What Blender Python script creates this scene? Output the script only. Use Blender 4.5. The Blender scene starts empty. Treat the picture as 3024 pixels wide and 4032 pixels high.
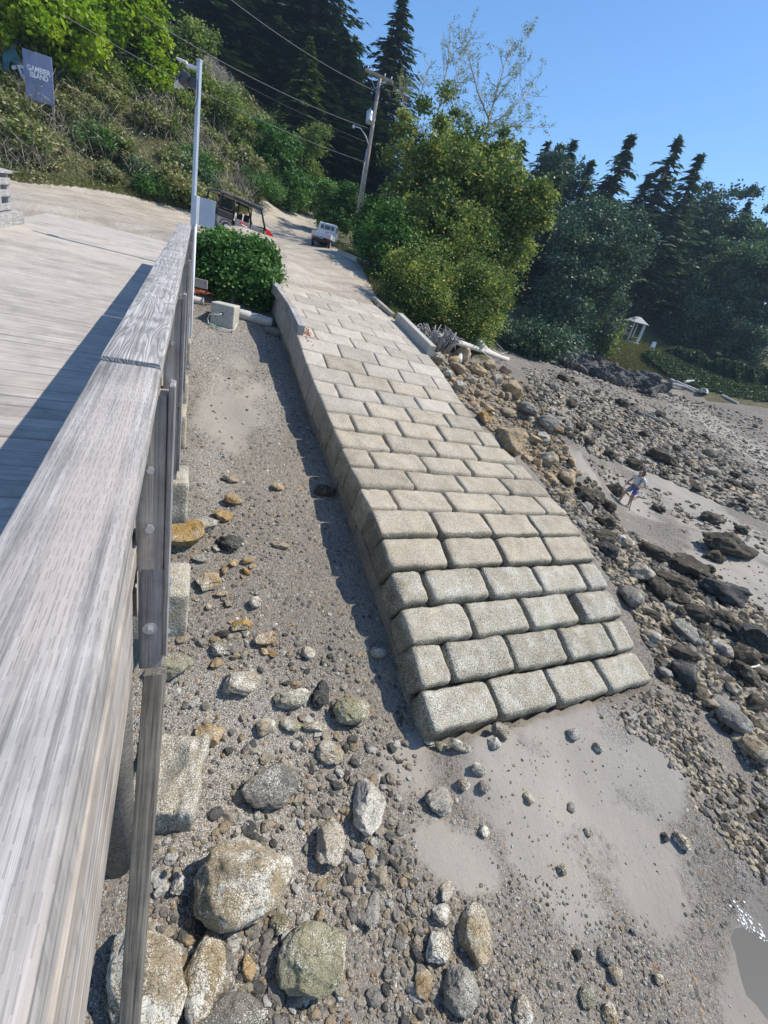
import bpy, math, random
import numpy as np
from mathutils import Matrix, Vector
R = math.radians
rng = np.random.default_rng(7)
random.seed(7)
scene = bpy.context.scene
COL = scene.collection

# ------------------------------------------------------------------ camera (the photo's own, calibrated)
F = 1845.0                       # focal length in pixels of the 3024 x 4032 photograph
PPX, PPY = 1512.0, 2016.0
_v = np.array([550 - PPX, -(5860 - PPY), -F]); _up = -_v / np.linalg.norm(_v)
_fw = np.array([0, 0, -1.0]); _fw = _fw - _up * (_fw @ _up); _fw /= np.linalg.norm(_fw)
CM = np.stack([np.cross(_fw, _up), _fw, _up])      # camera axes -> world
cam_d = bpy.data.cameras.new("camera"); cam = bpy.data.objects.new("camera", cam_d); COL.objects.link(cam)
cam_d.sensor_fit = 'VERTICAL'; cam_d.sensor_height = 24.0; cam_d.lens = F / 4032 * 24.0
cam_d.clip_start = 0.05; cam_d.clip_end = 3000
m4 = Matrix.Identity(4)
for i in range(3):
    for j in range(3): m4[i][j] = CM[i, j]
cam.matrix_world = m4
scene.camera = cam

# ------------------------------------------------------------------ light
SUN_DIR = np.array([0.951, 0.300, 1.0 / 0.76]); SUN_DIR /= np.linalg.norm(SUN_DIR)
elev = math.asin(SUN_DIR[2]); azim = math.atan2(SUN_DIR[0], SUN_DIR[1])
w = bpy.data.worlds.new("World"); scene.world = w; w.use_nodes = True
nt = w.node_tree; bg = nt.nodes['Background']
sky = nt.nodes.new('ShaderNodeTexSky'); sky.sky_type = 'NISHITA'; sky.sun_disc = False
sky.sun_elevation = elev; sky.sun_rotation = azim
sky.air_density = 1.0; sky.dust_density = 0.3; sky.ozone_density = 4.0
hs_ = nt.nodes.new('ShaderNodeHueSaturation'); hs_.inputs['Saturation'].default_value = 1.15
nt.links.new(sky.outputs[0], hs_.inputs['Color']); nt.links.new(hs_.outputs[0], bg.inputs[0]); bg.inputs[1].default_value = 0.15
sl = bpy.data.lights.new("sun", 'SUN'); sl.energy = 4.3; sl.angle = R(0.5); sl.color = (1.0, 0.93, 0.82)
so = bpy.data.objects.new("sun", sl); COL.objects.link(so)
so.rotation_euler = Vector(SUN_DIR).to_track_quat('Z', 'Y').to_euler()
vs = scene.view_settings; vs.view_transform = 'Standard'; vs.look = 'None'; vs.exposure = 0.34; vs.gamma = 1
scene.cycles.max_bounces = 6; scene.cycles.transparent_max_bounces = 4

# ------------------------------------------------------------------ geometry tools
def ray(x, y):
    return CM @ np.array([x - PPX, -(y - PPY), -F]) / F
def at(x, y, Z): return ray(x, y) * Z
def at_z(x, y, z):
    r = ray(x, y); return r * (z / r[2])
def pxof(X):
    c = CM.T @ np.asarray(X, float); return PPX + F * c[0] / -c[2], PPY - F * c[1] / -c[2], -c[2]

def tag(o, label=None, cat=None, group=None, kind=None):
    if label: o['label'] = label
    if cat: o['category'] = cat
    if group: o['group'] = group
    if kind: o['kind'] = kind
    return o
def empty(name, loc, rz=0):
    o = bpy.data.objects.new(name, None); COL.objects.link(o)
    o.location = loc; o.rotation_euler = (0, 0, rz); o.empty_display_size = 0.2
    return o
def link(name, me, parent=None, loc=None):
    o = bpy.data.objects.new(name, me); COL.objects.link(o)
    if parent is not None: o.parent = parent
    if loc is not None: o.location = loc
    return o
def mesh_np(name, V, Fq, mat, smooth=False, tint=None, attrs=None, matidx=None):
    """V (n,3); Fq list of arrays/tuples or (m,k) array"""
    me = bpy.data.meshes.new(name)
    V = np.asarray(V, np.float32)
    if isinstance(Fq, np.ndarray):
        m, k = Fq.shape
        me.vertices.add(len(V)); me.vertices.foreach_set('co', V.ravel())
        me.loops.add(m * k); me.loops.foreach_set('vertex_index', Fq.ravel().astype(np.int32))
        me.polygons.add(m)
        me.polygons.foreach_set('loop_start', np.arange(0, m * k, k, dtype=np.int32))
        me.polygons.foreach_set('loop_total', np.full(m, k, np.int32))
    else:
        me.from_pydata(V.tolist(), [], [tuple(int(i) for i in f) for f in Fq])
    if tint is not None:
        at_ = me.attributes.new('tint', 'FLOAT', 'POINT'); at_.data.foreach_set('value', np.asarray(tint, np.float32))
    for k_, a_ in (attrs or {}).items():
        at_ = me.attributes.new(k_, 'FLOAT', 'POINT'); at_.data.foreach_set('value', np.asarray(a_, np.float32))
    for mm in (mat if isinstance(mat, (list, tuple)) else [mat]): me.materials.append(mm)
    me.update(calc_edges=True)
    if matidx is not None: me.polygons.foreach_set('material_index', np.asarray(matidx, np.int32))
    me.polygons.foreach_set('use_smooth', np.full(len(me.polygons), smooth))
    me.validate()
    return me

class MB:
    """collects simple solids into one mesh"""
    def __init__(s): s.v = []; s.f = []; s.t = []; s.n = 0
    def add(s, v, f, t=0.5):
        v = np.asarray(v, float); s.v.append(v); s.t.append(np.full(len(v), t))
        s.f += [tuple(i + s.n for i in q) for q in f]; s.n += len(v); return s
    def box(s, c, d, rot=None, t=0.5, taper=1.0, bev=0.0):
        """centre, full dims, 3x3 rotation; bevelled edges as chamfers"""
        hx, hy, hz = d[0] / 2, d[1] / 2, d[2] / 2; b = min(bev, hx * .9, hy * .9, hz * .9)
        if b <= 0:
            v = [(x * hx, y * hy, z * hz) for z in (-1, 1) for y in (-1, 1) for x in (-1, 1)]
            f = [(0, 2, 3, 1), (4, 5, 7, 6), (0, 1, 5, 4), (2, 6, 7, 3), (0, 4, 6, 2), (1, 3, 7, 5)]
        else:
            v = []; idx = {}
            for sx in (-1, 1):
                for sy in (-1, 1):
                    for sz in (-1, 1):
                        for ax, q in enumerate(((hx, hy - b, hz - b), (hx - b, hy, hz - b), (hx - b, hy - b, hz))):
                            idx[(sx, sy, sz, ax)] = len(v); v.append((sx * q[0], sy * q[1], sz * q[2]))
            I = lambda a, b_, c_, ax: idx[(a, b_, c_, ax)]
            f = []
            for sg in (-1, 1):
                o = 1 if sg > 0 else -1
                for ax in range(3):
                    cyc = [(-1, -1), (1, -1), (1, 1), (-1, 1)]
                    q = []
                    for (p_, r_) in cyc:
                        t3 = [0, 0, 0]; t3[ax] = sg; t3[(ax + 1) % 3] = p_; t3[(ax + 2) % 3] = r_
                        q.append(I(*t3, ax))
                    f.append(tuple(q if sg > 0 else q[::-1]))
            for ax in range(3):
                a1, a2 = (ax + 1) % 3, (ax + 2) % 3
                for s1 in (-1, 1):
                    for s2 in (-1, 1):
                        t0 = [0, 0, 0]; t0[ax] = -1; t0[a1] = s1; t0[a2] = s2
                        t1 = list(t0); t1[ax] = 1
                        f.append((I(*t0, a1), I(*t1, a1), I(*t1, a2), I(*t0, a2)) if s1 * s2 > 0 else (I(*t0, a2), I(*t1, a2), I(*t1, a1), I(*t0, a1)))
            for sx in (-1, 1):
                for sy in (-1, 1):
                    for sz in (-1, 1):
                        q = (I(sx, sy, sz, 0), I(sx, sy, sz, 1), I(sx, sy, sz, 2))
                        f.append(q if sx * sy * sz > 0 else q[::-1])
        v = np.array(v, float)
        if taper != 1.0: v[v[:, 2] > 0, :2] *= taper
        if rot is not None: v = v @ np.asarray(rot, float).T
        return s.add(v + np.asarray(c, float), f, t)
    def tube(s, pts, rad, n=8, t=0.5, cap=True):
        pts = np.asarray(pts, float); rad = np.broadcast_to(np.asarray(rad, float), (len(pts),))
        v = []; f = []
        up = None
        for i, p_ in enumerate(pts):
            d_ = pts[min(i + 1, len(pts) - 1)] - pts[max(i - 1, 0)]
            d_ = d_ / (np.linalg.norm(d_) + 1e-9)
            if up is None:
                up = np.cross(d_, (0, 0, 1.0)) if abs(d_[2]) < .9 else np.cross(d_, (1.0, 0, 0))
            up = up - d_ * (up @ d_); up /= np.linalg.norm(up) + 1e-9
            w_ = np.cross(d_, up)
            for k in range(n):
                a_ = 2 * math.pi * k / n
                v.append(p_ + rad[i] * (math.cos(a_) * up + math.sin(a_) * w_))
        for i in range(len(pts) - 1):
            for k in range(n):
                k2 = (k + 1) % n
                f.append((i * n + k, i * n + k2, (i + 1) * n + k2, (i + 1) * n + k))
        if cap:
            f.append(tuple(range(n))[::-1]); f.append(tuple((len(pts) - 1) * n + k for k in range(n)))
        return s.add(v, f, t)
    def prism(s, poly, y0, y1, t=0.5):
        """poly in local x,z extruded along y"""
        n = len(poly)
        v = [(x, y0, z) for x, z in poly] + [(x, y1, z) for x, z in poly]
        f = [tuple(range(n)), tuple(range(n, 2 * n))[::-1]] + [(i, i + n, (i + 1) % n + n, (i + 1) % n) for i in range(n)]
        return s.add(v, f, t)
    def build(s, name, mat, parent=None, smooth=False, loc=None):
        me = mesh_np(name, np.concatenate(s.v), s.f, mat, smooth, np.concatenate(s.t))
        return link(name, me, parent, loc)
def rotz(a): return np.array([[math.cos(a), -math.sin(a), 0], [math.sin(a), math.cos(a), 0], [0, 0, 1.0]])
def rotx(a): return np.array([[1.0, 0, 0], [0, math.cos(a), -math.sin(a)], [0, math.sin(a), math.cos(a)]])
def roty(a): return np.array([[math.cos(a), 0, math.sin(a)], [0, 1.0, 0], [-math.sin(a), 0, math.cos(a)]])

# value noise for shaping meshes
_perm = rng.random((64, 64, 64)).astype(np.float32)
def vnoise(P):
    P = np.asarray(P, float); i = np.floor(P).astype(int); f = P - i; f = f * f * (3 - 2 * f)
    r = 0
    for dx in (0, 1):
        for dy in (0, 1):
            for dz in (0, 1):
                wgt = (f[:, 0] if dx else 1 - f[:, 0]) * (f[:, 1] if dy else 1 - f[:, 1]) * (f[:, 2] if dz else 1 - f[:, 2])
                r = r + wgt * _perm[(i[:, 0] + dx) % 64, (i[:, 1] + dy) % 64, (i[:, 2] + dz) % 64]
    return r * 2 - 1

# ------------------------------------------------------------------ materials
def newmat(name):
    m = bpy.data.materials.new(name); m.use_nodes = True
    n = m.node_tree; b = n.nodes['Principled BSDF']; b.inputs['Roughness'].default_value = 0.85
    b.inputs['Specular IOR Level'].default_value = 0.25
    return m, n, b
def N(n, t, **kw):
    o = n.nodes.new(t)
    for k, v_ in kw.items(): setattr(o, k, v_)
    return o
def L(n, a, b): n.links.new(a, b)
def ramp(n, fac, stops, interp='LINEAR'):
    r = N(n, 'ShaderNodeValToRGB'); e = r.color_ramp.elements; r.color_ramp.interpolation = interp
    while len(e) < len(stops): e.new(0.5)
    for i, (p_, c) in enumerate(stops):
        e[i].position = p_; e[i].color = (*c, 1) if len(c) == 3 else c
    if fac is not None: L(n, fac, r.inputs[0])
    return r
def mix(n, fac, a, b, mode='MIX'):
    r = N(n, 'ShaderNodeMix', data_type='RGBA', blend_type=mode)
    for sock, v_ in ((r.inputs[0], fac), (r.inputs[6], a), (r.inputs[7], b)):
        if isinstance(v_, (int, float)): sock.default_value = v_
        elif isinstance(v_, tuple): sock.default_value = (*v_, 1)
        else: L(n, v_, sock)
    return r.outputs[2]
def math_(n, op, a, b=None, clamp=False):
    r = N(n, 'ShaderNodeMath', operation=op); r.use_clamp = clamp
    for i, v_ in enumerate((a, b)):
        if v_ is None: continue
        if isinstance(v_, (int, float)): r.inputs[i].default_value = v_
        else: L(n, v_, r.inputs[i])
    return r.outputs[0]
def coord(n, kind='Object', scale=(1, 1, 1), rot=(0, 0, 0), loc=(0, 0, 0)):
    tc = N(n, 'ShaderNodeTexCoord'); mp = N(n, 'ShaderNodeMapping')
    mp.inputs['Scale'].default_value = scale; mp.inputs['Rotation'].default_value = rot; mp.inputs['Location'].default_value = loc
    L(n, tc.outputs[kind], mp.inputs[0]); return mp.outputs[0]
def noise(n, vec, scale, detail=4, rough=0.55, dist=0.0):
    r = N(n, 'ShaderNodeTexNoise'); r.inputs['Scale'].default_value = scale; r.inputs['Detail'].default_value = detail
    r.inputs['Roughness'].default_value = rough; r.inputs['Distortion'].default_value = dist
    if vec is not None: L(n, vec, r.inputs['Vector'])
    return r.outputs[0]
def voro(n, vec, scale, feature='F1', rand=1.0):
    r = N(n, 'ShaderNodeTexVoronoi', feature=feature); r.inputs['Scale'].default_value = scale; r.inputs['Randomness'].default_value = rand
    if vec is not None: L(n, vec, r.inputs['Vector'])
    return r
def bump(n, h, dist, strength=1.0, prev=None):
    r = N(n, 'ShaderNodeBump'); r.inputs['Distance'].default_value = dist; r.inputs['Strength'].default_value = strength
    L(n, h, r.inputs['Height'])
    if prev is not None: L(n, prev, r.inputs['Normal'])
    return r.outputs[0]
def attr(n, name):
    r = N(n, 'ShaderNodeAttribute'); r.attribute_name = name; return r.outputs['Fac']
def simple(name, col, rough=0.6, metal=0.0, var=0.15, scale=8, bmp=0.0, spec=0.3):
    m, n, b = newmat(name); co = coord(n)
    nz = noise(n, co, scale, 5)
    c2 = tuple(max(0, x * (1 - var)) for x in col); c3 = tuple(min(1, x * (1 + var)) for x in col)
    L(n, ramp(n, nz, [(.3, c2), (.7, c3)]).outputs[0], b.inputs['Base Color'])
    b.inputs['Roughness'].default_value = rough; b.inputs['Metallic'].default_value = metal; b.inputs['Specular IOR Level'].default_value = spec
    if bmp: L(n, bump(n, nz, bmp), b.inputs['Normal'])
    return m

def concrete_mat(name, base_lo, base_hi, barn=0.5, barn_col=(.62, .60, .53), dark=(.12, .115, .09), stain=0.3, low_dark=False):
    """weathered concrete, freckled with barnacles"""
    m, n, b = newmat(name); co = coord(n)
    if True:
        oi = N(n, 'ShaderNodeObjectInfo'); va = N(n, 'ShaderNodeVectorMath', operation='ADD'); cx = N(n, 'ShaderNodeCombineXYZ')
        s_ = math_(n, 'MULTIPLY', oi.outputs['Random'], 37.0)
        for k in range(3): L(n, s_, cx.inputs[k])
        L(n, co, va.inputs[0]); L(n, cx.outputs[0], va.inputs[1]); co = va.outputs[0]
    big = noise(n, co, 2.2, 6, .7); fine = noise(n, co, 30, 6, .8)
    c = ramp(n, big, [(.3, base_lo), (.7, base_hi)]).outputs[0]
    hv_ = N(n, 'ShaderNodeHueSaturation'); L(n, c, hv_.inputs['Color']); L(n, math_(n, 'ADD', math_(n, 'MULTIPLY', oi.outputs['Random'], .34), .83), hv_.inputs['Value']); c = hv_.outputs[0]
    c = mix(n, .75, c, ramp(n, fine, [(.32, (.2, .2, .19)), (.7, (.85, .85, .82))]).outputs[0], 'OVERLAY')
    v1 = voro(n, co, 55); v2 = voro(n, co, 27)
    thr = math_(n, 'MULTIPLY', noise(n, co, 3.0, 5, .65), barn)
    k1 = math_(n, 'LESS_THAN', v1.outputs['Distance'], thr)
    # the gaps between barnacles are dark
    g1 = math_(n, 'GREATER_THAN', v1.outputs['Distance'], math_(n, 'SUBTRACT', 1.02, thr))
    dk = ramp(n, noise(n, co, 55, 3, .7), [(.56, (0, 0, 0)), (.62, (1, 1, 1))]).outputs[0]
    c = mix(n, math_(n, 'MULTIPLY', dk, min(1, barn * .9)), c, dark)
    c = mix(n, k1, c, barn_col)
    st = ramp(n, noise(n, co, 1.3, 6, .7), [(.62, (0, 0, 0)), (.7, (1, 1, 1))]).outputs[0]
    c = mix(n, math_(n, 'MULTIPLY', st, stain), c, (.72, .70, .66))
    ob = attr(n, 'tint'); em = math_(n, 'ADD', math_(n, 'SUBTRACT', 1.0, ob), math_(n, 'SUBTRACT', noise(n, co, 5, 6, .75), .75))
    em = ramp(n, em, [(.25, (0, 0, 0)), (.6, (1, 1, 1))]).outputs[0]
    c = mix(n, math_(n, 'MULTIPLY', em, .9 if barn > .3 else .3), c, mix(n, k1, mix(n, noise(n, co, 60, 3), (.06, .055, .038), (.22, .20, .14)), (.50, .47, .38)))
    al = ramp(n, noise(n, co, 1.1, 5, .6), [(.66, (0, 0, 0)), (.74, (1, 1, 1))]).outputs[0]
    c = mix(n, math_(n, 'MULTIPLY', al, .5 if barn > .7 else .0), c, (.26, .29, .09))
    L(n, c, b.inputs['Base Color']); b.inputs['Roughness'].default_value = .9
    h = math_(n, 'ADD', math_(n, 'MULTIPLY', fine, .5), math_(n, 'MULTIPLY', math_(n, 'SUBTRACT', 1.0, v2.outputs['Distance']), .4 * barn + .1))
    h = math_(n, 'ADD', h, math_(n, 'MULTIPLY', k1, .35))
    L(n, bump(n, h, .022, 1.0), b.inputs['Normal'])
    return m

def rock_mat(name, cols, barn=0.5, barn_col=(.66, .63, .54), weed=0.0):
    m, n, b = newmat(name); co = coord(n)
    oi = N(n, 'ShaderNodeObjectInfo'); va = N(n, 'ShaderNodeVectorMath', operation='ADD'); cx = N(n, 'ShaderNodeCombineXYZ')
    tc = N(n, 'ShaderNodeNewGeometry')
    co = tc.outputs['Position']
    big = noise(n, co, 2.6, 5, .65, .6)
    c = ramp(n, big, [(.25 + .5 * i / max(1, len(cols) - 1), q) for i, q in enumerate(cols)]).outputs[0]
    t = attr(n, 'tint')
    hv = N(n, 'ShaderNodeHueSaturation'); L(n, c, hv.inputs['Color'])
    L(n, math_(n, 'ADD', math_(n, 'MULTIPLY', oi.outputs['Random'], .5), .72), hv.inputs['Value'])
    L(n, math_(n, 'ADD', math_(n, 'MULTIPLY', math_(n, 'FRACT', math_(n, 'MULTIPLY', oi.outputs['Random'], 13.7)), .5), .9), hv.inputs['Saturation'])
    c = hv.outputs[0]
    fine = noise(n, co, 45, 5, .75)
    c = mix(n, .75, c, ramp(n, fine, [(.3, (.25, .25, .24)), (.72, (.8, .8, .78))]).outputs[0], 'OVERLAY')
    v1 = voro(n, co, 58)
    thr = math_(n, 'MULTIPLY', math_(n, 'SUBTRACT', noise(n, co, 2.4, 7, .75), .36), barn * 3.0)
    c = mix(n, math_(n, 'MULTIPLY', math_(n, 'GREATER_THAN', noise(n, co, 95, 2, .6), .56), .55 * barn), c, (.09, .08, .06))
    k1 = math_(n, 'LESS_THAN', v1.outputs['Distance'], thr)
    c = mix(n, k1, c, barn_col)
    vc = voro(n, None, 2.6, 'DISTANCE_TO_EDGE'); va2 = N(n, 'ShaderNodeVectorMath', operation='ADD'); nn_ = N(n, 'ShaderNodeTexNoise'); nn_.inputs['Scale'].default_value = 5; L(n, co, nn_.inputs['Vector']); L(n, co, va2.inputs[0]); L(n, nn_.outputs['Color'], va2.inputs[1]); L(n, va2.outputs[0], vc.inputs['Vector'])
    ck = math_(n, 'LESS_THAN', vc.outputs['Distance'], .014)
    c = mix(n, math_(n, 'MULTIPLY', ck, .7), c, (.05, .04, .03))
    if weed:
        wd = ramp(n, noise(n, co, 3.1, 6, .7), [(.5 - weed * .25, (0, 0, 0)), (.58 - weed * .25, (1, 1, 1))]).outputs[0]
        c = mix(n, math_(n, 'MULTIPLY', wd, .85), c, mix(n, noise(n, co, 30, 3), (.022, .019, .014), (.11, .092, .066)))
    L(n, c, b.inputs['Base Color']); b.inputs['Roughness'].default_value = .88
    h = math_(n, 'ADD', math_(n, 'MULTIPLY', fine, .6), math_(n, 'MULTIPLY', k1, .4))
    h = math_(n, 'ADD', h, math_(n, 'MULTIPLY', noise(n, co, 9, 4, .6), 1.6)); h = math_(n, 'SUBTRACT', h, math_(n, 'MULTIPLY', ck, .8))
    L(n, bump(n, h, .03, 1.0), b.inputs['Normal'])
    return m

def wood_mat(name, lo, hi, across=60, along=1.1, dashes=0.0, warm=None, rings=0.0, rough=.85, bdist=.004, dustcol=None):
    """local Y runs along the grain"""
    m, n, b = newmat(name)
    co = coord(n, scale=(across, along, across)); co1 = coord(n)
    if True:
        oi = N(n, 'ShaderNodeObjectInfo')
    g = noise(n, co, 1.0, 6, .65, .25)
    c = ramp(n, g, [(.34, lo), (.60, hi)]).outputs[0]
    h = g
    if rings:
        cr = coord(n, scale=(9, .9, 9)); nz = noise(n, cr, .8, 2, .5)
        wv = math_(n, 'SINE', math_(n, 'MULTIPLY', nz, 120.0)); wv = math_(n, 'ADD', math_(n, 'MULTIPLY', wv, .5), .5)
        c = mix(n, math_(n, 'MULTIPLY', math_(n, 'POWER', wv, 2.0), rings), c, tuple(x * .45 for x in lo))
        h = math_(n, 'SUBTRACT', h, math_(n, 'MULTIPLY', wv, .8 * rings))
    big = noise(n, co1, 3.5, 4, .6)
    c = mix(n, .6, c, ramp(n, big, [(.3, (.26, .26, .265)), (.7, (.70, .69, .67))]).outputs[0], 'OVERLAY')
    if warm:
        wmask = ramp(n, noise(n, coord(n, scale=(7, .5, 7)), 1.3, 3), [(.5, (0, 0, 0)), (.62, (1, 1, 1))]).outputs[0]
        c = mix(n, math_(n, 'MULTIPLY', wmask, .8), c, warm)
    if dashes:
        cd = coord(n, scale=(95, 17, 95))
        br = N(n, 'ShaderNodeTexBrick'); br.offset = .5; br.inputs['Scale'].default_value = 1.0
        br.inputs['Mortar Size'].default_value = .0; L(n, cd, br.inputs['Vector'])
        vd = N(n, 'ShaderNodeTexVoronoi', feature='F1'); vd.inputs['Scale'].default_value = 1.0; vd.inputs['Randomness'].default_value = .65
        cd2 = coord(n, scale=(84, 21, 1)); vd.voronoi_dimensions = '2D'; L(n, cd2, vd.inputs['Vector'])
        sep = N(n, 'ShaderNodeSeparateXYZ')
        dv = N(n, 'ShaderNodeVectorMath', operation='SUBTRACT'); L(n, cd2, dv.inputs[0]); L(n, vd.outputs['Position'], dv.inputs[1])
        L(n, dv.outputs[0], sep.inputs[0])
        ax_ = math_(n, 'LESS_THAN', math_(n, 'ABSOLUTE', sep.outputs[0]), .11)
        ay_ = math_(n, 'LESS_THAN', math_(n, 'ABSOLUTE', sep.outputs[1]), .34)
        dm = math_(n, 'MULTIPLY', ax_, ay_)
        dm = math_(n, 'MULTIPLY', dm, ramp(n, noise(n, co1, 6, 3), [(.25, (.35, .35, .35)), (.55, (1, 1, 1))]).outputs[0])
        c = mix(n, math_(n, 'MULTIPLY', dm, dashes), c, (.17, .16, .155))
        h = math_(n, 'SUBTRACT', h, math_(n, 'MULTIPLY', dm, 1.2))
    if dustcol:
        t = attr(n, 'tint')
        hv = N(n, 'ShaderNodeHueSaturation'); L(n, c, hv.inputs['Color']); L(n, math_(n, 'ADD', math_(n, 'MULTIPLY', t, .3), .85), hv.inputs['Value']); c = hv.outputs[0]
        du = attr(n, 'dust'); du = math_(n, 'MULTIPLY', du, ramp(n, noise(n, co1, 1.1, 6, .7), [(.35, (.2, .2, .2)), (.6, (1, 1, 1))]).outputs[0])
        c = mix(n, du, c, dustcol)
    L(n, c, b.inputs['Base Color']); b.inputs['Roughness'].default_value = rough
    L(n, bump(n, h, bdist, .9), b.inputs['Normal'])
    return m

def leaf_mat(name, stops, trans=.35, rough=.55):
    m, n, b = newmat(name)
    t = attr(n, 'tint')
    c = ramp(n, t, stops).outputs[0]
    L(n, c, b.inputs['Base Color']); b.inputs['Roughness'].default_value = rough; b.inputs['Specular IOR Level'].default_value = .3
    tr = N(n, 'ShaderNodeBsdfTranslucent')
    L(n, mix(n, .5, c, (.5, .6, .1), 'OVERLAY'), tr.inputs[0])
    ms = N(n, 'ShaderNodeMixShader'); ms.inputs[0].default_value = trans
    L(n, b.outputs[0], ms.inputs[1]); L(n, tr.outputs[0], ms.inputs[2]); L(n, ms.outputs[0], n.nodes['Material Output'].inputs[0])
    return m

M = {}
M['block'] = concrete_mat('block_concrete', (.30, .25, .18), (.50, .425, .325), barn=.7)
M['block_low'] = concrete_mat('tidal_concrete', (.25, .215, .15), (.44, .385, .29), barn=.9)
M['block_top'] = concrete_mat('dusty_concrete', (.36, .32, .27), (.48, .435, .375), barn=.2, stain=.5)
M['wallc'] = concrete_mat('wall_concrete', (.20, .175, .135), (.32, .28, .22), barn=.35)
M['conc'] = concrete_mat('plain_concrete', (.40, .38, .34), (.52, .50, .45), barn=.12)
M['cap'] = wood_mat('weathered_cap_wood', (.19, .18, .17), (.44, .42, .40), dashes=.36, warm=(.45, .395, .36))
M['cap2'] = wood_mat('weathered_ring_wood', (.26, .25, .24), (.50, .485, .47), rings=.5)
M['post'] = wood_mat('brown_grey_post_wood', (.24, .205, .18), (.44, .40, .355), across=45)
M['post_dark'] = wood_mat('dark_grey_post_wood', (.15, .14, .135), (.36, .345, .34), across=45)
M['beam'] = wood_mat('old_dark_beam_wood', (.07, .064, .056), (.23, .215, .19), across=55)
M['deck'] = wood_mat('deck_board_wood', (.25, .225, .20), (.43, .395, .355), across=30, along=1.0, dustcol=(.50, .45, .385))
M['drift'] = wood_mat('driftwood', (.40, .38, .35), (.66, .63, .58), across=30, along=2)
M['stumpw'] = wood_mat('silver_root_wood', (.10, .095, .09), (.42, .40, .38), across=20, along=2)
M['greymetal'] = simple('galvanised_metal', (.50, .53, .58), .45, .35, .08, 3)
M['bolt'] = simple('zinc_bolt', (.62, .64, .68), .35, .8, .1, 60)
M['white'] = simple('white_paint', (.74, .75, .76), .5, 0, .05)
M['black'] = simple('black_plastic', (.028, .028, .03), .45, 0, .2)
M['darkgrey'] = simple('dark_grey_plastic', (.085, .088, .095), .4, 0, .15)
M['rubber'] = simple('black_rubber', (.02, .02, .02), .8, 0, .2)
M['red'] = simple('red_paint', (.62, .02, .018), .35, 0, .08)

# ------------------------------------------------------------------ ramp frame, pier frame, terrain
RY = R(-30.5653); RD = np.array([math.sin(RY), math.cos(RY), 0]); RA = np.array([math.cos(RY), -math.sin(RY), 0])
RP = np.array([1.70, 5.67, 0.0])
TH = [.5055, .6346, .5336, .5143, .5007, .3457, .2428, .2303, .2478]
_s = [0.0]; _z = [-6.43]
for t_ in TH: _s.append(_s[-1] + .762 * math.cos(t_)); _z.append(_z[-1] + .762 * math.sin(t_))
_s += [9.6, 11.3, 13, 15, 17, 18.7, 20, 23.5, 27]; _z += [-2.62, -1.98, -1.58, -1.1, -.75, -.35, .0, .85, 1.2]
_s = [-3.0] + _s; _z = [-7.3] + _z
def zt(s): return float(np.interp(s, _s, _z))
def zramp(s, u):                      # top of the ramp
    bank = np.interp(s, [0, 9, 13, 16], [-.025, -.025, -.06, -.06])
    return np.interp(s, _s, _z) + bank * (u - (0 if s < 9 else 3 * min(1, (s - 9) / 4)))
def WR(s): return float(np.interp(s, [5.5, 8.5], [6.1, 5.45]))
def RF(s, u, z=None): 
    p_ = RP + RD * s + RA * u; p_[2] = zramp(s, u) if z is None else z; return p_
PY = R(-25.6); PD = np.array([math.sin(PY), math.cos(PY), 0]); PA = np.array([math.cos(PY), -math.sin(PY), 0])
def zdeck(s): return -1.87 + .078 * min(s, 20.4)
def PF(lat, s, h=0.0):
    p_ = PD * s + PA * lat; p_[2] = zdeck(s) + h; return p_
PITCH = math.atan(.078)
PROT = rotz(-PY) @ rotx(PITCH)        # local y along the pier

ctrl = []
def zl(s): return float(np.interp(s, [-12, -6, -3, -.5, .5, 2, 3.5, 5, 6.9, 9, 11, 13.3, 14.6, 16.2, 17.4], [-7.3, -7.1, -7.0, -6.92, -6.75, -6.2, -5.55, -5.05, -4.45, -3.85, -3.1, -2.35, -1.95, -.95, -.2]))
for s_ in (-9, -6, -4, -2, -.5, .5, 2, 3.5, 5, 7, 9, 11, 13.3, 14.6):
    for u_ in (-8, -5.5, -3.2, -.8, 1.5):
        if s_ > 11 and u_ < -6: continue
        ctrl.append((*(RP + RD * s_ + RA * u_)[:2], zl(s_)))
def rr(u, S, Z):
    for s_, z_ in zip(S, Z): ctrl.append((*(RP + RD * s_ + RA * u)[:2], z_))
rr(4.5, [-5, -2, -.6, 1, 3, 6, 9, 12, 14], [-7.05, -6.95, -6.9, -6.9, -6.0, -4.7, -3.9, -2.9, -2.2])
rr(7, [-5, -2, 0, 2, 4, 6, 9, 12, 15, 18], [-7.1, -7.0, -6.9, -6.3, -5.5, -4.75, -3.75, -2.85, -1.75, -1.1])
rr(10, [-5, -2, 0, 3, 6, 9, 12, 15, 18], [-7.2, -7.05, -6.95, -6.55, -5.8, -4.9, -3.9, -3.1, -2.4])
rr(14, [-4, 0, 4, 8, 12, 16, 20], [-7.3, -7.0, -6.7, -6.2, -5.2, -4.0, -3.0])
rr(20, [-2, 6, 12, 18, 24], [-7.3, -6.75, -6.1, -4.9, -3.5])
for q in [(2350, 1450, -3.7), (2200, 1400, -3.4), (3024, 1650, -3.9), (2700, 1550, -3.8), (2500, 1560, -4.4), (2800, 1750, -5.3),
          (3000, 1900, -6.0), (2600, 1800, -5.9), (2900, 2150, -6.6), (3024, 2300, -6.8), (2700, 2400, -6.8), (3024, 2800, -7.05),
          (3024, 3300, -7.25), (2740, 3600, -7.27), (2300, 3300, -7.1), (2960, 3900, -7.47), (3024, 3740, -7.44), (2500, 4000, -7.28), (1900, 4000, -7.18), (1100, 4000, -7.1)]:
    X_ = at_z(*q); ctrl.append(tuple(X_))
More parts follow.
